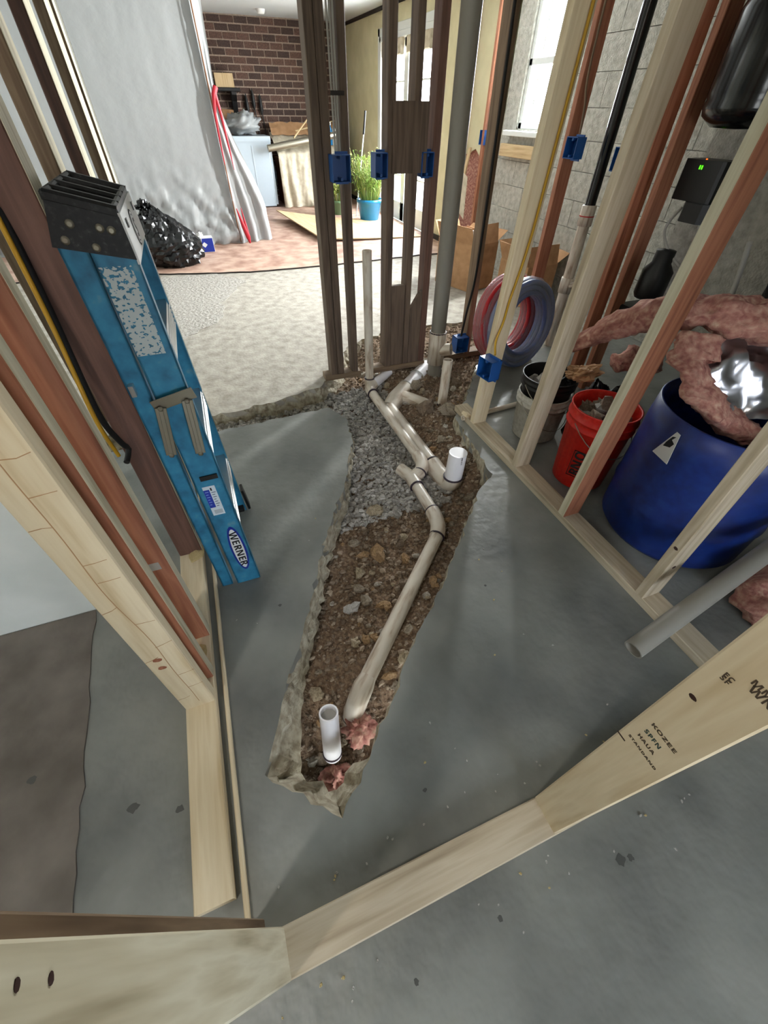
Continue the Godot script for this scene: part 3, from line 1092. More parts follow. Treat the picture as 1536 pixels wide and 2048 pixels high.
	k.bar(Vector3(.4896, .588, -.0725), Vector3(.4896, .588, -.055), .0012, .003, X, .0003)
	part(k, "split", M.knot, d2)
	# right wall
	post(1.27, 1.36, -1.81, -1.772, .038, M.pine, "cream stud holding the yellow cable and a blue box", Vector3(0, 0, .15))
	post(1.27, 1.36, -1.365, -1.327, .038, M.pine_grey, "broad pale stud between the white and red buckets", Vector3(.01, 0, .11))
	post(1.27, 1.36, -.975, -.935, .038, M.fir, "reddish brown stud in front of the blue drum", Vector3(.01, 0, .09), -1)
	k = null
	var r4 := post(1.27, 1.36, -.50, -.462, .038, M.pine_grey, "rough knotty pale stud nearest the camera on the right")
	nail_knot(r4, Vector3(1.2696, .32, -.48), -X, .008, M.knot)
	nail_knot(r4, Vector3(1.31, .22, -.4616), Vector3(0, 0, 1), .01, M.knot)
	k = null
	var wedge := thing("wood_block", Vector3(1.25, .0385, -1.82), "small pale offcut wedged at the foot of the cable stud", "offcut")
	k = mb(wedge)
	k.bar(Vector3(1.29, .042, -1.86), Vector3(1.245, .07, -1.845), .04, .02, Z, .002)
	part(k, "offcut", M.pine, wedge)
	# partition in the middle
	var zf := -2.66
	post(.645, .69, zf - .089, zf, .038, M.old_wood, "left half of the dark doubled stud in the middle partition")
	post(.692, .737, zf - .089, zf, .038, M.old_wood, "right half of the dark doubled stud in the middle partition")
	post(.80, .84, zf - .089, zf, .038, M.old_wood, "dark stud carrying the cables left of the tall standpipe", Vector3(-.01, 0, 0))
	post(1.04, 1.085, zf - .089, zf, .038, M.old_wood, "dark stud left of the plywood panel")
	post(1.185, 1.223, zf - .089, zf, .038, M.old_wood, "dark stud right of the plywood panel")
	post(1.31, 1.355, zf - .089, zf, .038, M.fir_dark, "reddish stud leaning against the grey vent pipe", Vector3(-.01, 0, 0))
	post(1.70, 1.745, zf - .089, zf, .038, M.brown_wood, "grey-brown stud with the black cable running down it", Vector3(-.04, 0, 0))
	var pn := thing("panel_board", Vector3(1.155, 1.12, zf + .01), "dark plywood panel nailed across two middle studs", "panel")
	k = mb(pn)
	k.bar(Vector3(1.165, 1.125, zf + .007), Vector3(1.165, 1.405, zf + .007), .2, .012, X, .002, Vector2(3, 1))
	part(k, "panel", M.old_wood, pn)
	var p1 := thing("plank", Vector3(1.14, .038, zf - .02), "taller old plank set between the partition studs", "plank")
	k = mb(p1)
	k.bar(Vector3(1.135, .038, zf - .02), Vector3(1.135, .565, zf - .02), .095, .03, X, .003, Vector2(5, 2))
	part(k, "board", M.old_wood, p1)
	var p2 := thing("plank", Vector3(1.265, .038, zf - .02), "shorter old plank with a slanted top by the vent pipe", "plank")
	k = mb(p2)
	k.slab(Vector3(0, 0, zf - .035), X, Vector3.UP, PackedVector2Array([Vector2(1.226, .038), Vector2(1.308, .038), Vector2(1.308, .52), Vector2(1.29, .51), Vector2(1.226, .41)]), .03)
	part(k, "board", M.old_wood, p2)
	# furring studs in front of the block wall
	post(2.27, 2.36, -2.80, -2.762, .002, M.fir, "orange stud behind the coils of tubing")
	post(2.22, 2.31, -2.10, -2.062, .002, M.fir, "orange stud left of the grey mounting board")
	post(2.24, 2.33, -1.99, -1.952, .002, M.fir, "orange stud doubled against the grey mounting board")
	post(3.15, 3.24, -5.24, -5.2, .002, M.fir, "orange stud at the torn end of the yellow wall")
	post(3.15, 3.24, -5.78, -5.74, .002, M.fir, "low orange stud beside the pink insulation in the wall")
	var jb := stud(Vector3(1.5, 1.98, -1.95), Vector3(3.2, 1.98, -1.95), .09, .04, Vector3.UP, M.fir_dark, "dark horizontal brace high on the right", "brace_board")
	jb.set_meta("category", "brace")
	# leaning boards at the torn wall
	var lb := stud(Vector3(2.98, .01, -5.45), Vector3(3.2, 1.06, -5.55), .05, .02, Z, M.plywood, "narrow board leaning on the torn yellow wall", "leaning_board")
	lb.set_meta("category", "board")
	var kp := thing("kraft_paper", Vector3(3.1, .35, -5.3), "hanging pale scrap of insulation paper", "paper")
	k = mb(kp)
	k.slab(Vector3(3.08, 0, 0), Vector3(0, 0, -1), Vector3.UP, PackedVector2Array([Vector2(5.32, .82), Vector2(5.46, .86), Vector2(5.55, .52), Vector2(5.3, .42)]), .002)
	part(k, "paper", M.drape_cloth, kp)
	# outlet boxes
	outlet_box(Vector3(.765, 1.155, zf + .005), Vector3(0, 0, 1), Vector3.UP, .095, .11, .07, "dark blue outlet box hanging between the cabled studs")
	outlet_box(Vector3(1.0, 1.16, zf - .05), Vector3(0, 0, 1), Vector3.UP, .07, .105, .075, "blue outlet box left of the plywood panel")
	outlet_box(Vector3(1.27, 1.16, zf - .05), Vector3(0, 0, 1), Vector3.UP, .07, .105, .075, "blue outlet box right of the plywood panel")
	outlet_box(Vector3(1.65, .125, zf - .04), Vector3(0, 0, 1), Vector3.UP, .10, .11, .08, "bright blue outlet box low beside the black cable")
	outlet_box(Vector3(1.25, .45, -1.66), Vector3(-1, 0, .15).normalized(), Vector3.UP, .1, .1, .065, "blue outlet box on the yellow cable stud")
	outlet_box(Vector3(2.3, 1.22, -2.68), Vector3(-1, 0, 0), Vector3.UP, .1, .1, .065, "blue outlet box on the orange stud behind the coils")
	outlet_box(Vector3(3.2, 1.16, -5.24), Vector3(-1, 0, 0), Vector3.UP, .1, .12, .05, "blue outlet box at the end of the yellow wall")
	outlet_box(Vector3(2.45, 1.18, -2.45), Vector3(-1, 0, 0), Vector3.UP, .07, .11, .05, "narrow blue outlet box behind the dark drain stack")
	# cables
	for i in 3:
		cable("grey_cable", [Vector3(.755 + i * .013, CEIL, zf - .03), Vector3(.75 + i * .014, 1.9, zf - .01), Vector3(.752 + i * .013, 1.45, zf + .005), Vector3(.755 + i * .012, 1.2, zf + .01)], .005, M.cable_grey, ["leftmost grey cable dropping into the dark blue box", "middle grey cable dropping into the dark blue box", "rightmost grey cable dropping into the dark blue box"][i])
	var cl := thing("cable_staple", Vector3(.78, 1.42, zf), "dark cable cleat across the three grey cables", "cleat")
	k = mb(cl)
	k.bar(Vector3(.745, 1.425, zf + .016), Vector3(.81, 1.425, zf + .016), .016, .01, Vector3.UP, .002)
	part(k, "cleat", M.trim_dark, cl)
	cable("yellow_cable", [Vector3(1.335, CEIL - .01, -1.612), Vector3(1.335, 1.2, -1.690), Vector3(1.33, .95, -1.706), Vector3(1.305, .74, -1.719), Vector3(1.30, .64, -1.726), Vector3(1.275, .55, -1.722), Vector3(1.25, .505, -1.67)], .0055, M.cable_yellow, "yellow cable stapled down the cream stud to a blue box")
	cable("black_cable", [Vector3(1.66, CEIL, zf + .01), Vector3(1.68, 1.2, zf + .02), Vector3(1.685, .6, zf + .02), Vector3(1.655, .35, zf + .02), Vector3(1.65, .175, zf + .0)], .008, M.black_rubber, "black cable running down to the bright blue box")
	cable("cable_pair", [Vector3(2.28, CEIL, -2.74), Vector3(2.28, 1.6, -2.74), Vector3(2.29, 1.4, -2.71), Vector3(2.29, 1.28, -2.69)], .006, M.brown_wood, "brown cable dropping to the box behind the coils")
	cable("white_cable", [Vector3(2.45, CEIL, -2.42), Vector3(2.45, 1.6, -2.42), Vector3(2.44, 1.35, -2.44), Vector3(2.44, 1.23, -2.45)], .006, M.cable_grey, "pale cable beside the dark drain stack")
	cable("left_black_cable", [Vector3(-.385, 1.35, -1.325), Vector3(-.385, 1.03, -1.29), Vector3(-.385, .758, -1.235), Vector3(-.378, .63, -1.27), Vector3(-.376, .585, -1.30), Vector3(-.385, .57, -1.25)], .009, M.black_rubber, "black hose looping down between the left studs")
	cable("left_yellow_cable", [Vector3(-.389, 1.35, -1.30), Vector3(-.389, 1.0, -1.262), Vector3(-.389, .76, -1.205), Vector3(-.385, .62, -1.215)], .006, M.cable_yellow, "yellow cable beside the black hose, left wall")
	# sawdust at the stud feet
	for a in [[-.33, -1.3, "heap of yellow sawdust by the foot of the dark red stud", .05], [-.34, -.83, "sawdust behind the nearest cream stud", .035]]:
		var sd := thing("sawdust", Vector3(a[0], .039, a[1]), a[2], "sawdust")
		sd.set_meta("kind", "stuff")
		k = mb(sd)
		var g := []
		for i in 8:
			var row := []
			for j in 10:
				var an := TAU * j / 9.0
				var q: float = a[3] * (1.0 - i / 7.0) * (1 + .5 * lump.get_noise_2d(cos(an) * 90, sin(an) * 90))
				row.append(sd.position + Vector3(cos(an) * q * .7, .012 * i / 7.0 + .004 * lump.get_noise_2d(an * 900, i * 300) * (1 if i < 7 else 0), -sin(an) * q))
			g.append(row)
		k.sheet(g, false)
		part(k, "heap", M.dust, sd)


# ---------------------------------------------------------------- drain pipes
func elbow(k: MB, a: Vector3, corner: Vector3, b: Vector3, r: float, n := 8):
	var pts := []
	for i in n + 1:
		var t := float(i) / n
		pts.append(a.lerp(corner, t).lerp(corner.lerp(b, t), t))
	k.tube(pts, r, 20)

func drains():
	var t := thing("drain_line", Vector3(.9, -.16, -1.6), "white plastic drain line running along the trench", "drain pipe")
	# two inch line: from the standpipe elbow to the wye
	var A0 := Vector3(.878, -.045, -2.53)
	var A1 := Vector3(.905, -.085, -1.70)
	var k := mb(t)
	k.tube([A0, A1], .031, 22)
	part(k, "branch_pipe", M.pvc, t)
	k = mb(t)
	elbow(k, A0 + Vector3(0, -.001, .07), A0 + Vector3(0, 0, -.02), A0 + Vector3(.05, .006, -.05), .037)
	part(k, "elbow", M.pvc, t)
	ring(t, A0 + Vector3(0, -.001, .07), A1 - A0, .038, M.primer)
	k = mb(t)
	k.tube([A0 + Vector3(.04, .005, -.04), Vector3(1.09, -.025, -2.69)], .031, 22)
	part(k, "branch_pipe", M.pvc_clean, t)
	# cross branch down to the left
	var T := Vector3(.80, -.11, -1.60)
	k = mb(t)
	elbow(k, A1 + Vector3(0, .0, -.05), A1 + Vector3(.005, -.005, .10), T, .038)
	part(k, "elbow", M.pvc, t)
	ring(t, A1.lerp(T, .55) + Vector3(.01, 0, .035), T - A1, .040, M.primer)
	var C1 := Vector3(.795, -.112, -1.32)
	k = mb(t)
	k.tube([T + Vector3(-.03, 0, -.09), T, T + Vector3(-.002, 0, .08)], .038, 20)
	part(k, "tee", M.pvc, t)
	ring(t, T + Vector3(-.002, 0, .08), C1 - T, .040, M.primer)
	k = mb(t)
	k.tube([T, C1], .031, 22)
	part(k, "branch_pipe", M.pvc, t)
	# bend and the long near pipe
	var D0 := Vector3(.74, -.115, -1.15)
	var D1 := Vector3(.17, -.15, -.60)
	k = mb(t)
	elbow(k, C1, Vector3(.795, -.113, -1.22), D0, .038)
	part(k, "bend", M.pvc, t)
	ring(t, C1, C1 - T, .0395, M.primer)
	ring(t, D0, D1 - D0, .0395, M.primer)
	k = mb(t)
	k.tube([D0, D1], .032, 22)
	part(k, "long_pipe", M.pvc, t)
	k = mb(t)
	k.tube([D1 + Vector3(.025, .002, -.024), D1, D1 + Vector3(-.03, -.015, .03), D1 + Vector3(-.06, -.06, .055), D1 + Vector3(-.07, -.11, .065)], [.032, .039, .039, .038, .037], 22)
	part(k, "coupling", M.pvc, t)
	ring(t, D1 + Vector3(-.066, -.095, .062), Vector3(-.02, -.05, .02), .0395, M.primer)
	# three inch line, elbow and riser
	var B0 := Vector3(.94, -.085, -2.30)
	var B1 := Vector3(.965, -.115, -1.66)
	var R0 := Vector3(.99, -.06, -1.47)
	k = mb(t)
	k.tube([B0, B1], .045, 24)
	part(k, "main_pipe", M.pvc, t)
	ring(t, B1 + Vector3(0, .002, -.02), B1 - B0, .054, M.primer)
	k = mb(t)
	elbow(k, B1 + Vector3(0, 0, -.02), Vector3(.985, -.16, -1.46), R0 + Vector3(0, .005, 0), .054, 12)
	part(k, "sweep_elbow", M.pvc, t)
	ring(t, R0 + Vector3(0, .006, 0), Vector3.UP, .0555, M.primer)
	k = mb(t)
	k.pipe(R0 + Vector3(0, -.02, 0), Vector3(1.0, .10, -1.475), .048, .006, 28)
	part(k, "riser", M.pvc_clean, t, "clean white riser with a plug inside")
	k = mb(t)
	k.lathe(Vector3(1.0, .085, -1.475), [Vector2(.0425, 0), Vector2(.02, .002), Vector2(.0, .004)], 24)
	part(k, "test_plug", M.pvc_clean, t)
	ring(t, Vector3(1.0, .099, -1.475), Vector3.UP, .0482, M.pvc_clean, "rim")
	text(t, "PVC 3 IN", Vector3(.998, .075, -1.4262), Vector3(.02, -1, 0), Vector3(1, 0, 0), .008, M.dark_ink, "pipe_print")
	# large pipe beyond the partition and its wye
	var E0 := Vector3(1.40, -.03, -2.68)
	var E1 := Vector3(1.03, -.085, -2.40)
	k = mb(t)
	k.tube([E0, E1], .055, 24)
	part(k, "main_pipe", M.pvc_clean, t)
	for f in [.35, .68]:
		ring(t, E0.lerp(E1, f), E1 - E0, .063, M.cable_grey)
	k = mb(t)
	k.tube([E1 + (E0 - E1) * .3, E1, B0 + Vector3(.0, -.005, -.01)], [.062, .062, .05], 22)
	part(k, "wye", M.pvc, t)
	k = mb(t)
	k.tube([E1 + Vector3(.05, .01, .0), Vector3(1.11, -.055, -2.33), Vector3(1.18, -.065, -2.26), Vector3(1.23, -.09, -2.22)], [.042, .038, .034, .033], 20)
	part(k, "wye_branch", M.pvc, t)
	# short standpipe at the right
	var s2 := thing("short_standpipe", Vector3(1.295, -.12, -2.21), "short white open standpipe rising from the trench", "standpipe")
	k = mb(s2)
	k.pipe(Vector3(1.295, -.1, -2.21), Vector3(1.31, .235, -2.225), .031, .005)
	part(k, "pipe", M.pvc, s2)
	k = mb(s2)
	elbow(k, Vector3(1.295, -.07, -2.21), Vector3(1.293, -.135, -2.21), Vector3(1.22, -.14, -2.19), .038)
	part(k, "elbow", M.pvc, s2)
	ring(s2, Vector3(1.295, -.068, -2.21), Vector3.UP, .0395, M.primer)
	# tall standpipe left of the panel
	var s1 := thing("tall_standpipe", Vector3(.915, -.1, -2.62), "tall white open standpipe beside the partition", "standpipe")
	k = mb(s1)
	k.pipe(Vector3(.905, -.07, -2.60), Vector3(.915, .78, -2.65), .0285, .005)
	part(k, "pipe", M.pvc, s1)
	k = mb(s1)
	k.tube([Vector3(.904, -.1, -2.597), Vector3(.905, .0, -2.603)], .035, 22)
	part(k, "coupling", M.pvc, s1)
	ring(s1, Vector3(.905, .0, -2.603), Vector3.UP, .036, M.primer)
	# grey vent stack
	var vs := thing("vent_stack", Vector3(1.40, -.1, -2.56), "tall grey vent stack rising to the ceiling", "vent pipe")
	k = mb(vs)
	k.tube([Vector3(1.395, -.05, -2.55), Vector3(1.405, CEIL, -2.58)], .05, 26)
	part(k, "stack", M.pvc_grey, vs)
	k = mb(vs)
	k.lathe(Vector3(1.395, 0, -2.55), [Vector2(.05, -.12), Vector2(.058, -.12), Vector2(.058, -.04), Vector2(.05, -.035)], 26)
	k.lathe(Vector3(1.397, 0, -2.553), [Vector2(.05, .06), Vector2(.059, .06), Vector2(.059, .28), Vector2(.05, .285)], 26)
	part(k, "hub", M.pvc, vs)
	k = mb(vs)
	k.pipe(Vector3(1.41, .16, -2.53), Vector3(1.47, .18, -2.475), .04, .006, 22)
	part(k, "cleanout", M.pvc, vs)
	for a in [Vector3(1.397, .28, -2.553), Vector3(1.395, -.04, -2.55)]:
		ring(vs, a, Vector3.UP, .0595, M.primer)
	# near riser in the pit
	var nr := thing("pit_riser", Vector3(.01, -.28, -.45), "short white open riser standing in the near pit", "standpipe")
	k = mb(nr)
	k.pipe(Vector3(.0, -.22, -.44), Vector3(.02, .005, -.498), .031, .005, 26)
	part(k, "pipe", M.pvc_clean, nr)
	k = mb(nr)
	k.lathe(Vector3(.017, -.02, -.492), [Vector2(.026, .0), Vector2(.0, .001)], 20)
	part(k, "plug", M.cable_grey, nr)
	ring(nr, Vector3(.0005, -.205, -.4435), Vector3(.02, .225, -.058), .0335, M.primer)
	for a in [[Vector3(.115, -.23, -.49), "pink insulation wad packed at the near coupling"], [Vector3(-.01, -.29, -.375), "pink insulation wad below the near riser"]]:
		var o := thing("insulation_wad", a[0], a[1], "insulation")
		k = mb(o)
		k.sheet(blob(a[0], Vector3(.055, .045, .05), 3.0 + a[0].x * 30.0, .7), true)
		part(k, "wad", M.pink_wool, o)


# ---------------------------------------------------------------- ladder
func ladder():
	var t := thing("step_ladder", Vector3(-.18, 0, -1.33), "blue fibreglass step ladder folded against the left studs", "ladder")
	var top := 1.17
	# side rails as channels: [x0, x1 at foot], [x0, x1 at top], web z at foot and top, flange direction
	for a in [["front_rail", -.19, -.10, -.222, -.137, -1.112, -1.158, -1], ["rear_rail", -.248, -.208, -.278, -.225, -1.118, -1.162, -1], ["front_rail", -.19, -.10, -.222, -.137, -1.56, -1.47, 1], ["rear_rail", -.248, -.208, -.278, -.225, -1.555, -1.465, 1]]:
		var k := mb(t)
		var s: float = a[7]
		var th := .005 * s
		var fl := .028 * s
		var f0 := Vector3(a[1], .0, a[5])
		var f1 := Vector3(a[2], .0, a[5])
		var t0 := Vector3(a[3], top, a[6])
		var t1 := Vector3(a[4], top, a[6])
		var zz := Vector3(0, 0, 1)
		for q in [[f0, f1, t0, t1, th], [f0, f0 + Vector3(.005, 0, 0), t0, t0 + Vector3(.005, 0, 0), fl], [f1 - Vector3(.005, 0, 0), f1, t1 - Vector3(.005, 0, 0), t1, fl]]:
			var d: Vector3 = zz * q[4]
			if s < 0:
				k.hexa([q[0], q[1], q[1] + d, q[0] + d], [q[2], q[3], q[3] + d, q[2] + d])
			else:
				k.hexa([q[0] + d, q[1] + d, q[1], q[0]], [q[2] + d, q[3] + d, q[3], q[2]])
		part(k, a[0], M.ladder_blue, t)
	# treads
	for y in [.335, .65, .955]:
		var f: float = y / top
		var xf := lerpf(-.102, -.139, f)
		var zn := lerpf(-1.118, -1.163, f)
		var zf := lerpf(-1.555, -1.465, f)
		var k := mb(t)
		k.bar(Vector3(xf - .04, y, zn), Vector3(xf - .04, y, zf), .076, .006, Vector3.RIGHT, .001)
		k.bar(Vector3(xf - .003, y - .035, zn), Vector3(xf - .003, y - .035, zf), .004, .07, Vector3.RIGHT, .001)
		var tread := part(k, "tread", M.aluminium, t)
		for j in 5:
			k = mb(tread)
			k.bar(Vector3(xf + .0005, y - .008 - j * .013, zn), Vector3(xf + .0005, y - .008 - j * .013, zf), .004, .005, Vector3.RIGHT, .001)
			part(k, "rib", M.aluminium, tread)
	# rear braces
	for y in [.3, .85]:
		var k := mb(t)
		k.bar(Vector3(-.255, y, -1.13), Vector3(-.255, y, -1.54), .012, .03, Vector3.RIGHT, .001)
		part(k, "rear_brace", M.aluminium, t)
	# spreader bars
	var k := mb(t)
	k.bar(Vector3(-.222, .803, -1.125), Vector3(-.112, .828, -1.122), .004, .032, Vector3(0, 0, 1), .001)
	part(k, "spreader_plate", M.zinc, t)
	for a in [[Vector3(-.205, .80, -1.117), Vector3(-.225, .655, -1.112)], [Vector3(-.135, .81, -1.117), Vector3(-.148, .645, -1.108)]]:
		k = mb(t)
		k.bar(a[0], a[1], .004, .028, Vector3(0, 0, 1), .001)
		k.bar(a[0] + Vector3(0, 0, .003), a[1] + Vector3(0, 0, .003), .003, .011, Vector3(0, 0, 1), .001)
		part(k, "spreader_bar", M.zinc, t)
		for p in a:
			nail_rivet(t, p + Vector3(0, 0, .005), Vector3(0, 0, 1), .007, M.zinc)
	# cap
	var cap := Node3D.new()
	cap.name = "top_cap"
	t.add_child(cap)
	k = mb(cap)
	var c := [Vector3(-.283, 1.168, -1.15), Vector3(-.137, 1.135, -1.15), Vector3(-.137, 1.135, -1.48), Vector3(-.283, 1.168, -1.48)]
	var h := [Vector3(-.262, 1.245, -1.155), Vector3(-.142, 1.212, -1.155), Vector3(-.142, 1.212, -1.475), Vector3(-.262, 1.245, -1.475)]
	k.hexa(c, h)
	part(k, "cap_body", M.cap_black, cap)
	for z in [-1.165, -1.225, -1.30, -1.375, -1.465]:
		k = mb(cap)
		k.bar(Vector3(-.26, 1.252, z), Vector3(-.143, 1.219, z), .022, .022, Vector3(0, 0, 1), .005)
		part(k, "tool_ridge", M.cap_black, cap)
	for e in [Vector3(-.258, 1.251, 0), Vector3(-.148, 1.221, 0)]:
		k = mb(cap)
		k.bar(Vector3(e.x, e.y, -1.16), Vector3(e.x, e.y, -1.47), .014, .02, Vector3.RIGHT, .004)
		part(k, "tool_ridge", M.cap_black, cap)
	k = mb(cap)
	k.hexa([Vector3(-.138, 1.125, -1.155), Vector3(-.133, 1.125, -1.155), Vector3(-.133, 1.125, -1.475), Vector3(-.138, 1.125, -1.475)], [Vector3(-.143, 1.218, -1.155), Vector3(-.138, 1.218, -1.155), Vector3(-.138, 1.218, -1.475), Vector3(-.143, 1.218, -1.475)])
	part(k, "front_plate", M.white_paper, cap, "pale plate with a round emblem")
	var ex := Vector3(0, 0, -1)
	var ey := Vector3(-.05, 1, 0).normalized()
	for a in [[.034, "dark_ink"], [.030, "white_paper"], [.026, "dark_ink"], [.023, "white_paper"]]:
		k = mb(cap)
		k.slab(Vector3(-.1345 + (.034 - a[0]) * .08, 1.168, -1.31), ex, ey, ellipse(a[0], a[0] * 1.05), .0008)
		part(k, "emblem_ring", M[a[1]], cap)
	text(cap, "S", Vector3(-.1325, 1.168, -1.31), ex, ey, .035, M.dark_ink, "emblem_letter")
	for z in [-1.2, -1.42]:
		k = mb(cap)
		k.slab(Vector3(-.136, 1.195, z), ex, ey, rect(-.008, -.008, .008, .008), .002)
		part(k, "socket_hole", M.black_plastic, cap)
	for p in [Vector3(-.235, 1.205, -1.1515), Vector3(-.185, 1.195, -1.1515), Vector3(-.255, 1.178, -1.1505), Vector3(-.205, 1.162, -1.1505), Vector3(-.165, 1.19, -1.1515)]:
		nail_rivet(cap, p, Vector3(0, 0, 1), .0085, M.zinc)
	# worn paper label, sticker, maker's oval
	web_label(t, .93, 1.125, -.213, -.147, "worn_label", worn_label(), "pale scuffed remains of a paper label")
	web_label(t, .375, .50, -.182, -.143, "sticker", sticker_image(), "blue and white price sticker with a bar code")
	var tilt := Vector3(.028, -1, .0393).normalized()
	var side := Vector3(1, .028, 0).normalized()
	var oz := -1.1118 - .2 * .0393
	for a in [[.118, .0265, "label_blue", .0], [.105, .0195, "white_paper", .0012]]:
		k = mb(t)
		k.slab(Vector3(-.143, .19, oz + .0005 + a[3]), side, -tilt, ellipse(a[1], a[0], 36), .001)
		part(k, "maker_oval", M[a[2]], t)
	var tx := text(t, "WERNER", Vector3(-.143, .19, oz + .0032), tilt, side, .026, M.dark_ink, "maker_name", 1.25)
	k = mb(t)
	k.slab(Vector3(-.155, .535, -1.1305), side, -tilt, rect(-.026, -.008, .028, .008), .003)
	part(k, "slot", M.black_plastic, t)
	# feet
	for a in [[-.145, -1.135], [-.145, -1.54], [-.228, -1.137], [-.228, -1.538]]:
		k = mb(t)
		k.bar(Vector3(a[0], .001, a[1]), Vector3(a[0], .02, a[1]), .07 if a[0] > -.2 else .03, .03, Vector3.RIGHT, .003)
		part(k, "rubber_foot", M.black_rubber, t)
	k = mb(t)
	k.bar(Vector3(-.085, .01, -1.55), Vector3(-.095, .13, -1.545), .012, .05, Vector3.RIGHT, .003)
	part(k, "foot_guard", M.black_plastic, t)

func nail_rivet(p: Node, at: Vector3, n: Vector3, r: float, m: Material):
	var k := mb(p)
	k.tube([at - n * .002, at, at + n * .002], [r, r, r * .5], 12)
	part(k, "rivet", m, p)

# a flat print lying on the web of the near front rail
func web_label(t: Node, y0: float, y1: float, x0: float, x1: float, called: String, im: Image, label: String):
	var m := StandardMaterial3D.new()
	m.resource_name = called
	m.albedo_texture = ImageTexture.create_from_image(im)
	m.transparency = BaseMaterial3D.TRANSPARENCY_ALPHA_SCISSOR
	m.alpha_scissor_threshold = .5
	m.roughness = .7
	var k := mb(t)
	var z0 := lerpf(-1.112, -1.158, y0 / 1.17) + .0012
	var z1 := lerpf(-1.112, -1.158, y1 / 1.17) + .0012
	var s := -.03 * (y1 - y0)
	k.quad(Vector3(x0 - s * .0, y0, z0), Vector3(x1 - s * .0, y0, z0), Vector3(x1 + s, y1, z1), Vector3(x0 + s, y1, z1), Vector2(0, 1), Vector2(1, 1), Vector2(1, 0), Vector2(0, 0))
	part(k, called, m, t, label)

func worn_label() -> Image:
	var im := Image.create(96, 256, false, Image.FORMAT_RGBA8)
	var n := FastNoiseLite.new()
	n.seed = 9
	n.frequency = .045
	n.fractal_octaves = 4
	for y in 256:
		for x in 96:
			var e: float = minf(minf(x, 95 - x) / 14.0, minf(y, 255 - y) / 16.0)
			var v := n.get_noise_2d(x * 1.0, y * 1.4) * 1.6 + .35 + minf(e, 1.0) * .25 - .4 * (1.0 - y / 256.0)
			im.set_pixel(x, y, Color(.72, .76, .75, 1.0 if v > .0 else 0.0))
	return im

func sticker_image() -> Image:
	var im := Image.create(64, 128, false, Image.FORMAT_RGBA8)
	im.fill(Color(.82, .86, .88, 1))
	im.fill_rect(Rect2i(0, 14, 30, 78), Color(.1, .2, .62))
	for i in 6:
		im.fill_rect(Rect2i(5, 22 + i * 11, 18 - (i * 5) % 9, 3), Color(.5, .6, .85))
	for i in 7:
		im.fill_rect(Rect2i(36, 26 + i * 10, 22 - (i * 7) % 11, 3), Color(.4, .42, .5))
	im.fill_rect(Rect2i(36, 8, 8, 12), Color(.1, .1, .12))
	for i in 11:
		im.fill_rect(Rect2i(14 + i * 4, 104, 1 + (i * 3) % 3, 18), Color(.1, .1, .1))
	return im


# ---------------------------------------------------------------- right side
func bucket(called: String, c: Vector3, rb: float, rt: float, h: float, m: Material, label: String, category := "bucket") -> Node3D:
	var t := thing(called, c, label, category)
	var k := mb(t)
	k.lathe(c, [Vector2(0, .002), Vector2(rb - .01, .002), Vector2(rb, .012), Vector2(lerpf(rb, rt, .78), h * .78), Vector2(lerpf(rb, rt, .78) + .008, h * .785), Vector2(lerpf(rb, rt, .8) + .008, h * .8), Vector2(lerpf(rb, rt, .81), h * .81), Vector2(lerpf(rb, rt, .88), h * .88), Vector2(lerpf(rb, rt, .88) + .008, h * .885), Vector2(lerpf(rb, rt, .9) + .008, h * .9), Vector2(lerpf(rb, rt, .91), h * .91), Vector2(rt, h - .006), Vector2(rt + .003, h), Vector2(rt - .004, h + .002), Vector2(rt - .006, h - .01), Vector2(rb - .004, .02), Vector2(0, .018)], 40)
	part(k, "pail", m, t)
	k = mb(t)
	var pts := []
	for i in 13:
		var a := PI * i / 12.0
		pts.append(c + Vector3(cos(a) * (rt + .008), h * .86 - sin(a) * .13, sin(a) * (rt + .012)))
	k.tube(pts, .0025, 6)
	part(k, "wire_handle", M.zinc, t)
	return t

func wool(pts: Array, rad: Array, flat: float, sd: float) -> Array:
	# points of a fluffy strip: returns rings for a lumpy tube
	var c := Curve3D.new()
	for i in pts.size():
		var tan: Vector3 = (pts[mini(i + 1, pts.size() - 1)] - pts[maxi(i - 1, 0)]) / 6.0
		c.add_point(pts[i], -tan, tan)
	var n := 44
	var sides := 26
	var g := []
	for i in n + 1:
		var f := float(i) / n
		var L := c.get_baked_length()
		var p := c.sample_baked(f * L)
		var q := (c.sample_baked(minf(f + .02, 1) * L) - c.sample_baked(maxf(f - .02, 0) * L)).normalized()
		var s := q.cross(Vector3.UP).normalized()
		var u := s.cross(q).normalized()
		var ri := f * (rad.size() - 1)
		var r: float = lerpf(rad[int(ri)], rad[mini(int(ri) + 1, rad.size() - 1)], ri - int(ri))
		if i == 0 or i == n:
			r = .004
		var row := []
		for k in sides + 1:
			var a := TAU * (k % sides) / sides
			var d := s * cos(a) + u * sin(a) * flat
			var w := 1.0 + .55 * lump.get_noise_3dv((p + d * .1) * 420 + Vector3.ONE * sd) + .22 * lump.get_noise_3dv((p + d * .1) * Vector3(900, 2200, 900) + Vector3.ONE * sd)
			row.append(p + d * r * w)
		g.append(row)
	return g

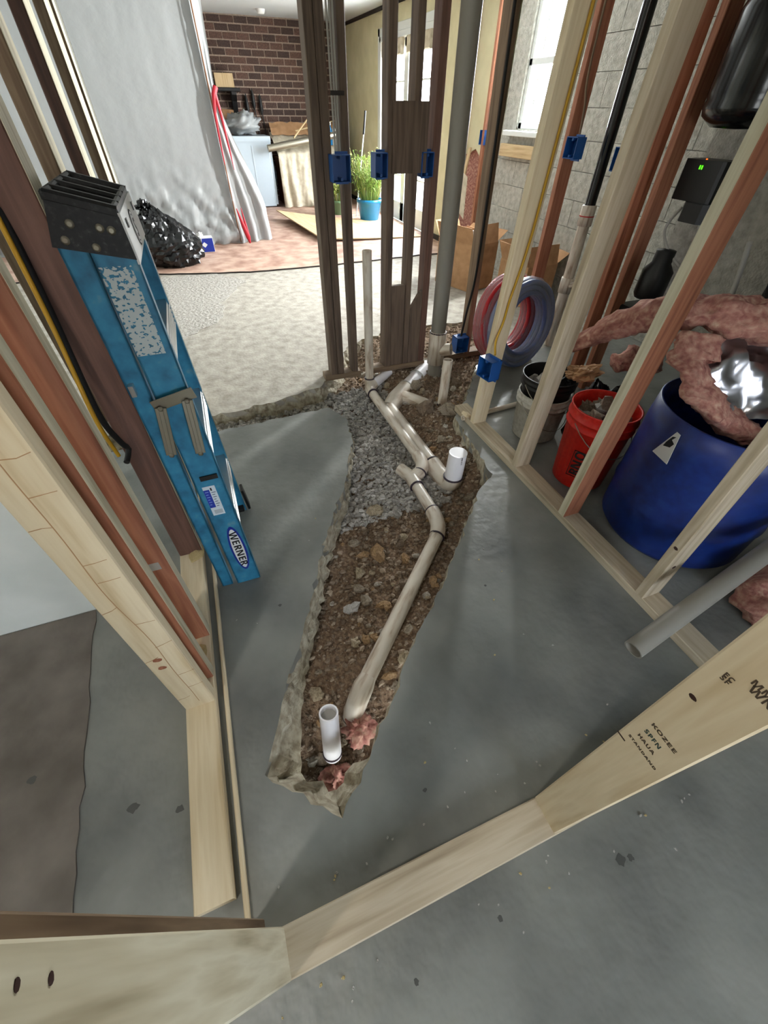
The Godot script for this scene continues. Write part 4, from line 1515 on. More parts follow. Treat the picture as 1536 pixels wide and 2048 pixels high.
func right_side():
	# blue half drum
	var dc := Vector3(1.735, 0, -.76)
	var t := thing("plastic_drum", dc, "large blue cut-off plastic drum behind the right studs", "drum")
	var k := mb(t)
	k.lathe(dc, [Vector2(0, .004), Vector2(.27, .004), Vector2(.29, .03), Vector2(.292, .18), Vector2(.298, .2), Vector2(.292, .22), Vector2(.292, .5), Vector2(.285, .6), Vector2(.278, .602), Vector2(.282, .5), Vector2(.28, .03), Vector2(0, .02)], 56)
	part(k, "shell", M.drum_blue, t)
	k = mb(t)
	var lab := PackedVector2Array([Vector2(-.035, -.055), Vector2(.045, -.06), Vector2(.03, .06), Vector2(.012, .062)])
	var nd := Vector3(-.86, 0, -.1).normalized()
	var lp := dc + nd * .2905 + Vector3(0, .50, 0)
	k.slab(lp, Vector3.UP.cross(nd).normalized(), Vector3.UP, lab, .0025)
	part(k, "hazard_label", M.white_paper, t, "torn white label with a black mark")
	k = mb(t)
	k.slab(lp + nd * .0026 + Vector3(0, .02, 0), Vector3.UP.cross(nd).normalized(), Vector3.UP, PackedVector2Array([Vector2(-.008, -.03), Vector2(.02, -.02), Vector2(.028, .0), Vector2(.012, .008), Vector2(.022, .026), Vector2(.008, .02), Vector2(-.004, -.01)]), .0006)
	part(k, "label_mark", M.dark_ink, t)
	# buckets
	var rc := Vector3(1.57, 0, -1.19)
	var rb := bucket("red_bucket", rc, .125, .152, .42, M.bucket_red, "red bucket filled with broken concrete behind the studs")
	var nb := Vector3(-.86, 0, .5).normalized()
	var ex := Vector3.UP.cross(nb).normalized()
	for a in [[rect(-.035, -.075, .035, -.072), 0], [rect(-.035, .072, .035, .075), 0], [rect(-.035, -.075, -.032, .075), 0], [rect(.032, -.075, .035, .075), 0]]:
		k = mb(rb)
		k.slab(rc + nb * .137 + Vector3(0, .16, 0), ex, Vector3(nb.x * .07, 1, nb.z * .07), a[0], .0022)
		part(k, "logo_frame", M.dark_ink, rb)
	var tm := text(rb, "NO", rc + nb * .141 + Vector3(0, .185, 0), Vector3.UP, -ex, .05, M.dark_ink, "logo_letters", 1.0)
	tm = text(rb, "R", rc + nb * .139 + Vector3(0, .115, 0), Vector3.UP, -ex, .045, M.dark_ink, "logo_letters", 1.0)
	for i in 9:
		var a := i * TAU / 7.0
		var o := MeshInstance3D.new()
		o.name = numbered("concrete_chunk")
		o.mesh = rock_mesh(500 + i * 3, .45, Vector3(.042, .036, .04))
		o.material_override = [M.stone0, M.gravel0, M.stone2][i % 3]
		var rr := .088 if i < 7 else .0
		o.position = rc + Vector3(cos(a) * rr, .35 + .012 * (i % 4) + (.015 if i == 7 else .075 if i == 8 else 0.0), sin(a) * rr)
		add_child(o)
		tag(o, ["chunk of broken concrete heaped in the red bucket", "topmost chunk of broken concrete in the red bucket"][0 if i < 8 else 1], "concrete chunk", "concrete chunks in the red bucket")
	var wc := Vector3(1.6, 0, -1.62)
	bucket("white_bucket", wc, .125, .142, .27, M.bucket_white, "scuffed white bucket under a nested black bucket", "bucket")
	var bc := wc + Vector3(0, .12, 0)
	bucket("black_bucket", bc, .11, .146, .25, M.black_plastic, "black bucket nested inside the white bucket")
	for i in 4:
		var o := MeshInstance3D.new()
		o.name = numbered("plaster_scrap")
		o.mesh = rock_mesh(540 + i * 3, .5, Vector3(.042, .05, .03))
		o.material_override = [M.gravel2, M.black_plastic, M.gravel1, M.stone4][i]
		o.position = bc + Vector3([-.065, .06, -.02, .04][i], [.23, .19, .17, .235][i], [.03, .05, -.07, -.045][i])
		add_child(o)
		tag(o, ["pale scrap leaning on the rim of the black bucket", "black scrap in the black bucket", "grey scrap at the back of the black bucket", "light scrap on top of the black bucket"][i], "scrap")
	var kb := thing("black_trash_bag", Vector3(1.78, 0, -1.4), "dark crumpled trash bag between the two buckets", "trash bag")
	k = mb(kb)
	k.sheet(blob(Vector3(1.80, .16, -1.42), Vector3(.13, .2, .12), 3.0, .35), true)
	part(k, "bag", M.bag_black, kb)
	var cs := thing("cement_sack", Vector3(1.72, .36, -1.52), "crumpled brown paper scrap lying over the trash bag", "paper sack")
	k = mb(cs)
	k.sheet(blob(Vector3(1.70, .415, -1.50), Vector3(.10, .035, .06), 8.0, .5), false)
	part(k, "sack", M.cardboard, cs)
	# coils of tubing
	for a in [["red_tubing_coil", Vector3(1.955, .30, -2.575), "pex_red", "red tubing coil standing behind the blue coil", .0], ["blue_tubing_coil", Vector3(1.985, .305, -2.43), "pex_blue", "plastic wrapped blue tubing coil standing by the partition", .02]]:
		var ct := thing(a[0], a[1] - Vector3(0, a[1].y, 0), a[3], "tubing coil")
		var nrm := Vector3(.2, .12, .97).normalized()
		var s := nrm.cross(Vector3.UP).normalized()
		var u := s.cross(nrm).normalized()
		var q := 0
		for lay in 3:
			for w in 3:
				var r: float = .20 + .034 * lay
				var pts := []
				for i in 49:
					var an := TAU * i / 48.0
					pts.append(a[1] + (s * cos(an) + u * sin(an)) * (r + .004 * sin(an * 3 + lay * 2 + w)) + nrm * (w - 1) * .034)
				k = mb(ct)
				k.tube(pts, .0175, 10, false)
				part(k, "turn_of_tubing", M[a[2]], ct)
		k = mb(ct)
		var g := []
		for i in 49:
			var row := []
			var an := TAU * i / 48.0
			var e := (s * cos(an) + u * sin(an))
			for j in 17:
				var b := TAU * j / 16.0
				var w := 1.0 + .12 * lump.get_noise_2d(an * 300 + a[4] * 9000, cos(b) * 120)
				row.append(a[1] + e * (.235 + cos(b) * .063 * w) + nrm * sin(b) * .064 * w)
			g.append(row)
		k.sheet(g)
		part(k, "wrapping", M.clear_plastic, ct, "clear plastic wrapping")
	# insulation heaped over the drum
	var wl := thing("insulation_batt", Vector3(1.6, .6, -1.1), "pink insulation batt draped over the blue drum", "insulation")
	k = mb(wl)
	k.sheet(wool([Vector3(1.43, .62, -1.40), Vector3(1.52, .74, -1.30), Vector3(1.60, .84, -1.15), Vector3(1.70, .87, -1.02), Vector3(1.82, .86, -.9), Vector3(1.98, .8, -.75)], [.035, .075, .095, .1, .11, .12], .6, 2.0), true)
	part(k, "batt", M.pink_wool, wl)
	k = mb(wl)
	k.sheet(wool([Vector3(1.60, .82, -.98), Vector3(1.55, .74, -.93), Vector3(1.57, .66, -.86), Vector3(1.66, .58, -.78), Vector3(1.76, .52, -.70)], [.07, .075, .085, .085, .07], .5, 7.0), true)
	part(k, "batt_end", M.pink_wool, wl)
	var ff := thing("foil_facing", Vector3(1.72, .6, -.85), "crumpled silver foil facing between the insulation folds", "foil")
	k = mb(ff)
	var g2 := []
	for i in 13:
		var row := []
		for j in 13:
			var p := Vector3(1.58, .80, -1.02).lerp(Vector3(1.95, .82, -.86), j / 12.0).lerp(Vector3(1.62, .60, -.80).lerp(Vector3(1.95, .56, -.62), j / 12.0), i / 12.0)
			row.append(p + Vector3(-.5, .8, .3) * (.10 * lump.get_noise_2d(i * 9 + j * 4, j * 9) + .022 * rng.randf_range(-1, 1)))
		g2.append(row)
	g2.reverse()
	k.sheet(g2, true)
	part(k, "foil", M.foil, ff)
	var fl := thing("insulation_scrap", Vector3(1.85, .3, -1.45), "pale pink insulation fluff behind the red bucket", "insulation")
	k = mb(fl)
	k.sheet(wool([Vector3(1.80, .48, -1.43), Vector3(1.88, .5, -1.41), Vector3(2.02, .48, -1.38)], [.05, .08, .06], .7, 4.0), true)
	part(k, "fluff", M.pink_wool, fl)
	var du := thing("insulation_bundle", Vector3(1.75, 0, -.2), "insulation bundle on the floor behind the loose grey pipe", "insulation")
	k = mb(du)
	k.sheet(blob(Vector3(1.72, .13, -.24), Vector3(.17, .14, .15), 5.0, .3), true)
	part(k, "bundle", M.pink_wool, du)
	# pipe leaning out over the plate
	var lp2 := thing("loose_pipe", Vector3(.985, .12, -.285), "loose grey pipe end sticking out over the bottom plate", "pipe")
	k = mb(lp2)
	k.pipe(Vector3(.985, .15, -.285), Vector3(1.9, .38, -.41), .031, .005, 26)
	part(k, "pipe", M.pvc_grey, lp2)
	# floor pipe near the cable stud
	var fp := thing("floor_pipe", Vector3(1.3, 0, -1.95), "pale thin pipe lying on the floor behind the cable stud", "pipe")
	k = mb(fp)
	k.pipe(Vector3(1.26, .016, -1.88), Vector3(1.95, .016, -1.93), .016, .003, 16)
	part(k, "pipe", M.pvc, fp)
	# dark drain stack with a white lower part
	var ds := thing("drain_stack", Vector3(2.5, .3, -2.66), "dark drain stack turning white at its lower part", "drain pipe")
	k = mb(ds)
	k.tube([Vector3(2.5, .9, -2.66), Vector3(2.5, CEIL, -2.66)], .035, 22)
	part(k, "dark_pipe", M.black_gloss, ds)
	k = mb(ds)
	k.tube([Vector3(2.5, .002, -2.66), Vector3(2.5, .88, -2.66)], .038, 22)
	part(k, "white_pipe", M.pvc, ds)
	k = mb(ds)
	k.lathe(Vector3(2.5, 0, -2.66), [Vector2(.038, .82), Vector2(.047, .82), Vector2(.047, .93), Vector2(.036, .935)], 24)
	k.lathe(Vector3(2.5, 0, -2.66), [Vector2(.038, .4), Vector2(.047, .4), Vector2(.047, .5), Vector2(.038, .5)], 24)
	part(k, "hub", M.pvc, ds)
	ring(ds, Vector3(2.5, .875, -2.66), Vector3.UP, .0485, M.bottle_red, "red_band")
	var wcap := thing("white_pipe_cap", Vector3(2.5, .55, -2.36), "round white pipe cap behind the pale stud", "pipe cap")
	k = mb(wcap)
	k.tube([Vector3(2.56, .58, -2.36), Vector3(2.48, .59, -2.36), Vector3(2.47, .59, -2.36)], [.04, .042, .036], 20)
	k.tube([Vector3(2.5, .586, -2.36), Vector3(2.52, .5, -2.52), Vector3(2.5, .45, -2.64)], .02, 14)
	part(k, "cap", M.pvc, wcap)
	# mounting board with pump gear
	var mbd := thing("mounting_board", Vector3(2.5, .4, -1.6), "grey equipment board high behind the right studs", "board")
	k = mb(mbd)
	k.box(Vector3(2.56, .4, -2.02), Vector3(2.59, 1.95, -1.31))
	part(k, "board", M.block_paint, mbd)
	var tc := Vector3(2.33, 1.33, -1.75)
	var tk := thing("pressure_tank", tc, "glossy black pressure tank mounted high on the right", "tank")
	k = mb(tk)
	k.lathe(tc, [Vector2(0, 0), Vector2(.1, .005), Vector2(.15, .04), Vector2(.16, .07), Vector2(.155, .09), Vector2(.16, .11), Vector2(.16, .34), Vector2(.13, .42), Vector2(.06, .46), Vector2(0, .47)], 40)
	part(k, "shell", M.black_gloss, tk)
	k = mb(tk)
	k.lathe(tc, [Vector2(.03, .45), Vector2(.03, .6), Vector2(.05, .6), Vector2(.05, .64), Vector2(0, .64)], 18)
	part(k, "neck", M.iron_black, tk)
	k = mb(tk)
	for dz in [-.12, .12]:
		k.bar(tc + Vector3(.05, .12, dz), tc + Vector3(.225, .12, dz), .03, .03, Vector3.UP, .003)
	part(k, "bracket", M.iron_black, tk)
	var cb := thing("control_box", Vector3(2.44, 1.05, -1.87), "black control box with green lights below the tank", "control box")
	k = mb(cb)
	k.bar(Vector3(2.44, 1.06, -1.86), Vector3(2.44, 1.22, -1.86), .14, .22, Vector3.RIGHT, .012)
	part(k, "housing", M.black_plastic, cb)
	k = mb(cb)
	k.bar(Vector3(2.40, .98, -1.80), Vector3(2.40, 1.06, -1.80), .1, .14, Vector3.RIGHT, .02)
	part(k, "plug_housing", M.black_plastic, cb)
	for i in 2:
		k = mb(cb)
		k.bar(Vector3(2.3685, 1.185, -1.87 + i * .012), Vector3(2.3685, 1.2, -1.87 + i * .012), .003, .005, Vector3.RIGHT, .0005)
		part(k, "green_led", M.led_green, cb)
	k = mb(cb)
	k.bar(Vector3(2.38, 1.221, -1.86), Vector3(2.38, 1.225, -1.86), .006, .006, Vector3.RIGHT, .0005)
	part(k, "amber_led", M.led_amber, cb)
	cable("gear_cable", [Vector3(2.4, 1.03, -1.9), Vector3(2.38, .93, -1.93), Vector3(2.4, .84, -1.87), Vector3(2.44, .78, -1.8)], .007, M.cable_grey, "grey cable curling below the black control box")
	cable("gear_hose", [Vector3(2.44, .95, -1.5), Vector3(2.42, .8, -1.45), Vector3(2.43, .6, -1.42), Vector3(2.45, .42, -1.4)], .012, M.cable_grey, "grey hose hanging beside the black pump")
	var pm := thing("pump", Vector3(2.4, .55, -1.85), "black pump with a label mounted low on the grey board", "pump")
	k = mb(pm)
	k.lathe(Vector3(2.40, .6, -1.88), [Vector2(0, 0), Vector2(.07, 0), Vector2(.08, .02), Vector2(.08, .14), Vector2(.05, .18), Vector2(.05, .24), Vector2(0, .25)], 28)
	part(k, "body", M.black_plastic, pm)
	k = mb(pm)
	k.bar(Vector3(2.4, .52, -1.98), Vector3(2.4, .52, -1.7), .2, .06, Vector3.RIGHT, .01)
	part(k, "foot", M.iron_black, pm)
	k = mb(pm)
	k.bar(Vector3(2.33, .556, -1.87), Vector3(2.33, .556, -1.80), .05, .004, Vector3.RIGHT, .001)
	part(k, "label", M.cable_grey, pm)
	var fu := thing("black_cabinet", Vector3(2.3, 0, -1.0), "tall black cabinet in the dark behind the drum", "cabinet")
	k = mb(fu)
	k.bar(Vector3(2.62, 0, -1.0), Vector3(2.62, 1.35, -1.0), .5, .58, Vector3.RIGHT, .015)
	part(k, "body", M.iron_black, fu)
	k = mb(fu)
	k.bar(Vector3(2.362, .1, -1.0), Vector3(2.362, 1.25, -1.0), .008, .46, Vector3.RIGHT, .003)
	part(k, "door", M.black_plastic, fu)
	for i in 2:
		cable("black_hose", [Vector3(2.34, 1.5 - i * .1, -1.2 + i * .2), Vector3(2.26, 1.2, -1.25 + i * .2), Vector3(2.25, .95, -1.22 + i * .22), Vector3(2.34, .7, -1.2 + i * .2)], .02, M.black_rubber, ["left black hose in front of the dark cabinet", "right black hose in front of the dark cabinet"][i], "hose")

func blob(c: Vector3, r: Vector3, sd: float, rough: float) -> Array:
	var g := []
	for i in 19:
		var row := []
		var th := PI * i / 18.0
		for j in 33:
			var ph := -TAU * (j % 32) / 32.0
			var d := Vector3(sin(th) * cos(ph), cos(th), sin(th) * sin(ph))
			var w := 1.0 + rough * (lump.get_noise_3dv(d * 60 + Vector3.ONE * sd * 40) * 1.2 + .7 * lump.get_noise_3dv(d * 170 + Vector3.ONE * sd * 10))
			var p := c + d * r * w
			p.y = maxf(p.y, c.y - r.y * .97)
			row.append(p)
		g.append(row)
	g.reverse()
	return g


# ---------------------------------------------------------------- far room
func far_room():
	# hanging dust sheet with a zip
	var t := thing("dust_sheet", Vector3(-.6, 0, -7.0), "translucent plastic dust sheet hanging from the ceiling", "plastic sheet")
	var k := mb(t)
	var g := []
	for i in 46:
		var y := (CEIL - .006) * i / 45.0
		var row := []
		for j in 90:
			var f := j / 89.0
			var x := lerpf(-2.34, .54, f)
			var low := 1.0 - smoothstep(0.0, 1.1, y)
			var z := -7.0 + (.012 + .03 * low) * lump.get_noise_2d(x * 160, y * 40) + .13 * low * lump.get_noise_2d(x * 260 + y * 200, y * 150 - x * 90) + .1 * low * low * smoothstep(.2, 1.0, f)
			row.append(Vector3(x, maxf(y, .018), z))
		g.append(row)
	k.sheet(g)
	part(k, "main_panel", M.plastic_sheet, t)
	k = mb(t)
	g = []
	for i in 40:
		var y := (CEIL - .006) * i / 39.0
		var row := []
		for j in 26:
			var f := j / 25.0
			var xr := 1.0 - .06 * y if y < .35 else lerpf(1.0, .60, smoothstep(.2, 1.55, y))
			if y > 1.55:
				xr = .60 + .05 * (y - 1.55)
			var x := lerpf(.53 - .03 * y / 2.4, xr, f)
			var z := -6.95 + .02 - .12 * f + .05 * (1.0 - y / CEIL) * sin(f * 16 + y * 2.0) + .03 * lump.get_noise_2d(x * 400, y * 200)
			row.append(Vector3(x, maxf(y, .016), z))
		g.append(row)
	k.sheet(g)
	part(k, "door_flap", M.plastic_sheet, t)
	k = mb(t)
	var pts := []
	for i in 30:
		var y := .03 + i * (CEIL - .05) / 29.0
		pts.append(Vector3(.545 - .03 * y / 2.4, y, -6.90))
	k.tube(pts, .007, 8)
	part(k, "zip_seam", M.leather_brown, t)
	k = mb(t)
	k.tube([Vector3(.60, 1.52, -6.9), Vector3(.565, 1.46, -6.88), Vector3(.535, 1.3, -6.87), Vector3(.53, 1.05, -6.87), Vector3(.53, .85, -6.87)], [.03, .028, .016, .012, .004], 8)
	k.tube([Vector3(.575, 1.49, -6.88), Vector3(.60, 1.3, -6.87), Vector3(.62, 1.0, -6.86), Vector3(.63, .8, -6.86)], [.02, .018, .012, .003], 8)
	k.tube([Vector3(.56, .42, -6.80), Vector3(.61, .22, -6.80), Vector3(.645, .1, -6.80), Vector3(.655, .03, -6.80)], [.006, .028, .03, .01], 8)
	k.tube([Vector3(.62, .42, -6.82), Vector3(.64, .22, -6.80), Vector3(.648, .1, -6.80)], [.004, .016, .02], 8)
	part(k, "red_zip_tape", M.red_zip, t, "red zip tape")
	# white dryer
	var d := thing("clothes_dryer", Vector3(1.2, 0, -10), "white dryer standing sideways before the brick wall", "dryer")
	k = mb(d)
	k.bar(Vector3(1.22, .03, -9.95), Vector3(1.22, .93, -9.95), .66, .6, Vector3.RIGHT, .012)
	part(k, "cabinet", M.enamel_white, d)
	k = mb(d)
	k.bar(Vector3(1.235, .93, -9.95), Vector3(1.235, 1.0, -9.95), .71, .64, Vector3.RIGHT, .015)
	part(k, "lid", M.enamel_white, d)
	k = mb(d)
	g = []
	for i in 12:
		var y := .05 + i * .08
		var row := []
		for j in 7:
			row.append(Vector3(1.55 + .06 * sin(PI * i / 11.0) + .015 * sin(PI * j / 6.0), y, -9.66 - j * .095))
		g.append(row)
	k.sheet(g)
	k.bar(Vector3(1.56, .05, -9.95), Vector3(1.56, .93, -9.95), .06, .58, Vector3.RIGHT, .01)
	part(k, "front_panel", M.enamel_white, d)
	k = mb(d)
	k.bar(Vector3(1.25, .1, -9.648), Vector3(1.25, .88, -9.648), .02, .006, Vector3.RIGHT, .002)
	part(k, "pressed_rib", M.enamel_white, d)
	k = mb(d)
	k.bar(Vector3(1.6, .3, -9.7), Vector3(1.6, .3, -9.82), .02, .02, Vector3.UP, .003)
	part(k, "handle", M.cable_grey, d)
	var bg := thing("clear_plastic_bundle", Vector3(1.2, 1.0, -9.95), "bundle of clear plastic film lying on the dryer", "plastic bundle")
	k = mb(bg)
	k.sheet(blob(Vector3(1.2, 1.14, -9.95), Vector3(.28, .14, .22), 6.0, .5), true)
	part(k, "film", M.plastic_sheet, bg)
	var ob := thing("brown_parcel", Vector3(1.02, 1.22, -10.1), "small brown paper parcel poking out behind the plastic bundle", "parcel")
	k = mb(ob)
	k.bar(Vector3(1.0, 1.002, -10.27), Vector3(1.02, 1.32, -10.27), .2, .08, Vector3.RIGHT, .01)
	part(k, "parcel", M.cardboard, ob)
	# covered couch
	var cc := thing("covered_couch", Vector3(2.2, 0, -10), "couch covered with a pale drop cloth by the brick wall", "couch")
	k = mb(cc)
	g = []
	for i in 34:
		var row := []
		for j in 60:
			var x := 1.68 + j * .022
			var s := i / 33.0
			var y: float
			var z: float
			if s < .55:
				y = s / .55 * .78
				z = -9.62 + .10 * (1.0 - y) + .045 * sin(x * 30 + y * 2) * (1.05 - y) + .04 * lump.get_noise_2d(x * 400, y * 120)
			else:
				var q := (s - .55) / .45
				y = .78 + .25 * q + .04 * lump.get_noise_2d(x * 200, q * 100)
				z = -9.62 - .6 * q
			row.append(Vector3(x, maxf(y, .016), z))
		g.append(row)
	k.sheet(g)
	part(k, "drop_cloth", M.drape_cloth, cc)
	k = mb(cc)
	k.bar(Vector3(2.32, .03, -10.0), Vector3(2.32, .7, -10.0), 1.2, .6, Vector3.RIGHT, .05)
	part(k, "frame", M.leather_brown, cc)
	k = mb(cc)
	g = []
	for i in 10:
		var row := []
		for j in 20:
			row.append(Vector3(1.7 + j * .066, 1.0 + i * .018 + .03 * lump.get_noise_2d(j * 40, i * 30), -10.08 - i * .02))
		g.append(row)
	k.sheet(g)
	part(k, "back_cushion", M.cardboard, cc)
	for a in [["silver_duct", Vector3(1.5, .85, -9.48), Vector3(2.75, 1.02, -9.55), .05, "zinc", "long silver duct lying over the covered couch"], ["wood_stick", Vector3(2.0, .98, -9.62), Vector3(2.5, 1.36, -9.9), .012, "plywood", "thin stick leaning up behind the silver duct"], ["wood_lath_strip", Vector3(2.1, 1.06, -9.9), Vector3(2.95, 1.2, -10.1), .012, "plywood", "pale lath lying across the back of the couch"]]:
		var s := thing(a[0], a[1], a[5], "duct" if a[3] > .03 else "stick")
		k = mb(s)
		k.tube([a[1], a[2]], a[3], 16)
		part(k, "rod", M[a[4]], s)
	var wc := thing("white_cup_stack", Vector3(2.3, .016, -9.42), "small white scraps on the floor before the couch", "scraps")
	k = mb(wc)
	k.sheet(blob(Vector3(2.28, .08, -9.36), Vector3(.07, .07, .05), 12.0, .7), false)
	part(k, "scraps", M.white_paper, wc)
	# mantel shelf
	var mn := thing("mantel_shelf", Vector3(1.0, 1.3, -10.3), "black mantel shelf with a bracket on the brick wall", "shelf")
	k = mb(mn)
	k.bar(Vector3(.2, 1.56, -10.27), Vector3(1.28, 1.56, -10.27), .22, .045, Vector3(0, 0, 1), .006)
	part(k, "shelf", M.iron_black, mn)
	for x in [.35, 1.17]:
		k = mb(mn)
		k.slab(Vector3(x - .04, 0, 0), Vector3(0, 0, 1), Vector3.UP, PackedVector2Array([Vector2(-10.39, 1.26), Vector2(-10.33, 1.28), Vector2(-10.27, 1.42), Vector2(-10.18, 1.5), Vector2(-10.18, 1.54), Vector2(-10.39, 1.54)]), -.08)
		part(k, "bracket", M.iron_black, mn)
	var wb := thing("wooden_box", Vector3(1.05, 1.585, -10.25), "pale wooden box standing on the mantel shelf", "box")
	k = mb(wb)
	k.bar(Vector3(1.05, 1.585, -10.26), Vector3(1.05, 1.75, -10.26), .3, .14, Vector3.RIGHT, .004)
	part(k, "box", M.plywood, wb)
	# fire tools
	for i in 3:
		var x: float = [1.38, 1.5, 1.62][i]
		var ft := thing("fire_tool", Vector3(x, .95, -10.36), ["left black fire tool hanging on the brick wall", "middle and tallest black fire tool on the brick wall", "right black fire tool hanging on the brick wall"][i], "fire tool", "fire tools")
		k = mb(ft)
		var top: float = [1.5, 1.56, 1.5][i]
		k.tube([Vector3(x + .03, .9, -10.36), Vector3(x, top - .1, -10.36), Vector3(x - .01, top, -10.36)], [.008, .01, .012], 8)
		part(k, "rod", M.iron_black, ft)
		k = mb(ft)
		k.tube([Vector3(x, top - .24, -10.36), Vector3(x, top - .18, -10.36), Vector3(x, top - .06, -10.36), Vector3(x, top + .02, -10.36)], [.012, .035, .028, .006], 10)
		part(k, "handle", M.iron_black, ft)
		k = mb(ft)
		k.tube([Vector3(x + .03, 1.0, -10.36), Vector3(x + .035, .9, -10.36), Vector3(x + .035, .78, -10.36)], [.012, .05, .055], 8, true, .4)
		part(k, "blade", M.iron_black, ft)
	# curled plywood on the floor
	var py := thing("plywood_sheet", Vector3(2.3, .013, -7.3), "pale warped plywood sheet lying before the glazed doors", "plywood")
	k = mb(py)
	var top := []
	var bot := []
	for i in 8:
		var r1 := []
		var r2 := []
		for j in 16:
			var u := j / 15.0
			var v := i / 7.0
			var p := Vector3(1.62, 0, -6.62).lerp(Vector3(3.12, 0, -6.52), u).lerp(Vector3(1.34, 0, -8.5).lerp(Vector3(3.15, 0, -7.75), u), v)
			var lift := .11 * pow(1.0 - u, 2.0) * (.35 + .65 * v)
			r1.append(p + Vector3(0, .026 + lift, 0))
			r2.append(p + Vector3(0, .0135 + lift, 0))
		top.append(r1)
		bot.append(r2)
	k.sheet(top)
	bot.reverse()
	k.sheet(bot)
	bot.reverse()
	for e in [[0, true], [7, true], [0, false], [15, false]]:
		var n := 16 if e[1] else 8
		for j in n - 1:
			var a: Vector3 = top[e[0]][j] if e[1] else top[j][e[0]]
			var b: Vector3 = top[e[0]][j + 1] if e[1] else top[j + 1][e[0]]
			var c2: Vector3 = bot[e[0]][j + 1] if e[1] else bot[j + 1][e[0]]
			var d2: Vector3 = bot[e[0]][j] if e[1] else bot[j][e[0]]
			if (e[1] and e[0] == 0) or (not e[1] and e[0] != 0):
				k.quad(d2, c2, b, a)
			else:
				k.quad(a, b, c2, d2)
	part(k, "sheet", M.plywood, py)
	# potted plants
	plant(Vector3(2.8, .026, -7.95), .205, .15, .28, "pot_blue", 150, .62, .33, "tall leafy plant in a glossy blue pot", 5)
	plant(Vector3(2.47, .014, -8.6), .12, .09, .2, "pot_green", 60, .36, .16, "smaller wilting plant in a pale green pot", 6)
	var br := thing("broom_handle", Vector3(2.72, .1, -8.2), "thin handle with a black grip leaning behind the plant", "broom")
	k = mb(br)
	k.tube([Vector3(2.68, .02, -8.3), Vector3(2.84, 1.08, -8.3)], .009, 8)
	part(k, "handle", M.trim_white, br)
	k = mb(br)
	k.tube([Vector3(2.84, 1.07, -8.3), Vector3(2.875, 1.34, -8.3)], .017, 8)
	part(k, "grip", M.iron_black, br)
	# bottles
	for i in 3:
		var x := 2.62 + i * .07
		var bt := thing("spray_bottle", Vector3(x, .82, -9.75), ["blue bottle with a red cap on the couch", "blue bottle beside the red capped one", "white bottle right of the two blue bottles"][i], "bottle", "bottles on the couch")
		k = mb(bt)
		k.lathe(Vector3(x, .875, -9.72), [Vector2(0, 0), Vector2(.035, 0), Vector2(.035, .2), Vector2(.014, .25), Vector2(.014, .27)], 14)
		part(k, "body", [M.bottle_blue, M.bottle_blue, M.white_paper][i], bt)
		k = mb(bt)
		k.lathe(Vector3(x, .875, -9.72), [Vector2(.018, .265), Vector2(.018, .31), Vector2(0, .312)], 12)
		part(k, "cap", [M.bottle_red, M.white_paper, M.white_paper][i], bt)
	# ceiling smoke alarm
	var sa := thing("smoke_alarm", Vector3(1.71, CEIL, -9.7), "round white smoke alarm on the far ceiling", "smoke alarm")
	k = mb(sa)
	k.lathe(Vector3(1.71, CEIL, -9.7), [Vector2(0, -.05), Vector2(.05, -.048), Vector2(.065, -.02), Vector2(.068, 0)], 28)
	part(k, "housing", M.white_paper, sa)


func plant(c: Vector3, rt: float, rb: float, h: float, pot: String, n: int, tall: float, spread: float, label: String, sd: int):
	var t := thing("potted_plant", c, label, "plant", "potted plants")
	var k := mb(t)
	k.lathe(c, [Vector2(0, 0), Vector2(rb, 0), Vector2(rb + .005, .01), Vector2(rt - .012, h - .045), Vector2(rt + .004, h - .04), Vector2(rt + .004, h), Vector2(rt - .012, h), Vector2(rt - .016, h - .03), Vector2(0, h - .035)], 36)
	part(k, "pot", M[pot], t)
	k = mb(t)
	k.lathe(c, [Vector2(rt - .016, h - .03), Vector2(rt * .5, h - .02), Vector2(0, h - .018)], 24)
	part(k, "potting_soil", M.potting_soil, t)
	var r := RandomNumberGenerator.new()
	r.seed = sd
	var bs := [MB.new(origin(t)), MB.new(origin(t)), MB.new(origin(t))]
	for i in n:
		var a := r.randf() * TAU
		var q := sqrt(r.randf())
		var p := c + Vector3(cos(a) * q * rt * .7, h - .02, sin(a) * q * rt * .7)
		var tip := c + Vector3(cos(a) * q * spread, h + tall * r.randf_range(.45, 1.0), sin(a) * q * spread)
		var b: MB = bs[2 if r.randf() < .15 else r.randi_range(0, 1)]
		b.tube([p, p.lerp(tip, .5) + Vector3(0, .03, 0), tip], [.004, .003, .0015], 4, false)
		for j in 7:
			var f := r.randf_range(.3, 1.0)
			var o := p.lerp(tip, f) + Vector3(0, .03 * sin(PI * f), 0)
			var la := r.randf() * TAU
			var dir := Vector3(cos(la), r.randf_range(-.6, .5), sin(la)).normalized()
			var L := r.randf_range(.05, .1)
			var s := dir.cross(Vector3.UP).normalized() * L * .14
			var m := o + dir * L * .5 + Vector3(0, .008, 0)
			b.tri(o, m + s, m - s)
			b.tri(m - s, m + s, o + dir * L - Vector3(0, L * .2, 0))
	for i in 3:
		part(bs[i], "foliage", M["leaf%d" % i], t)


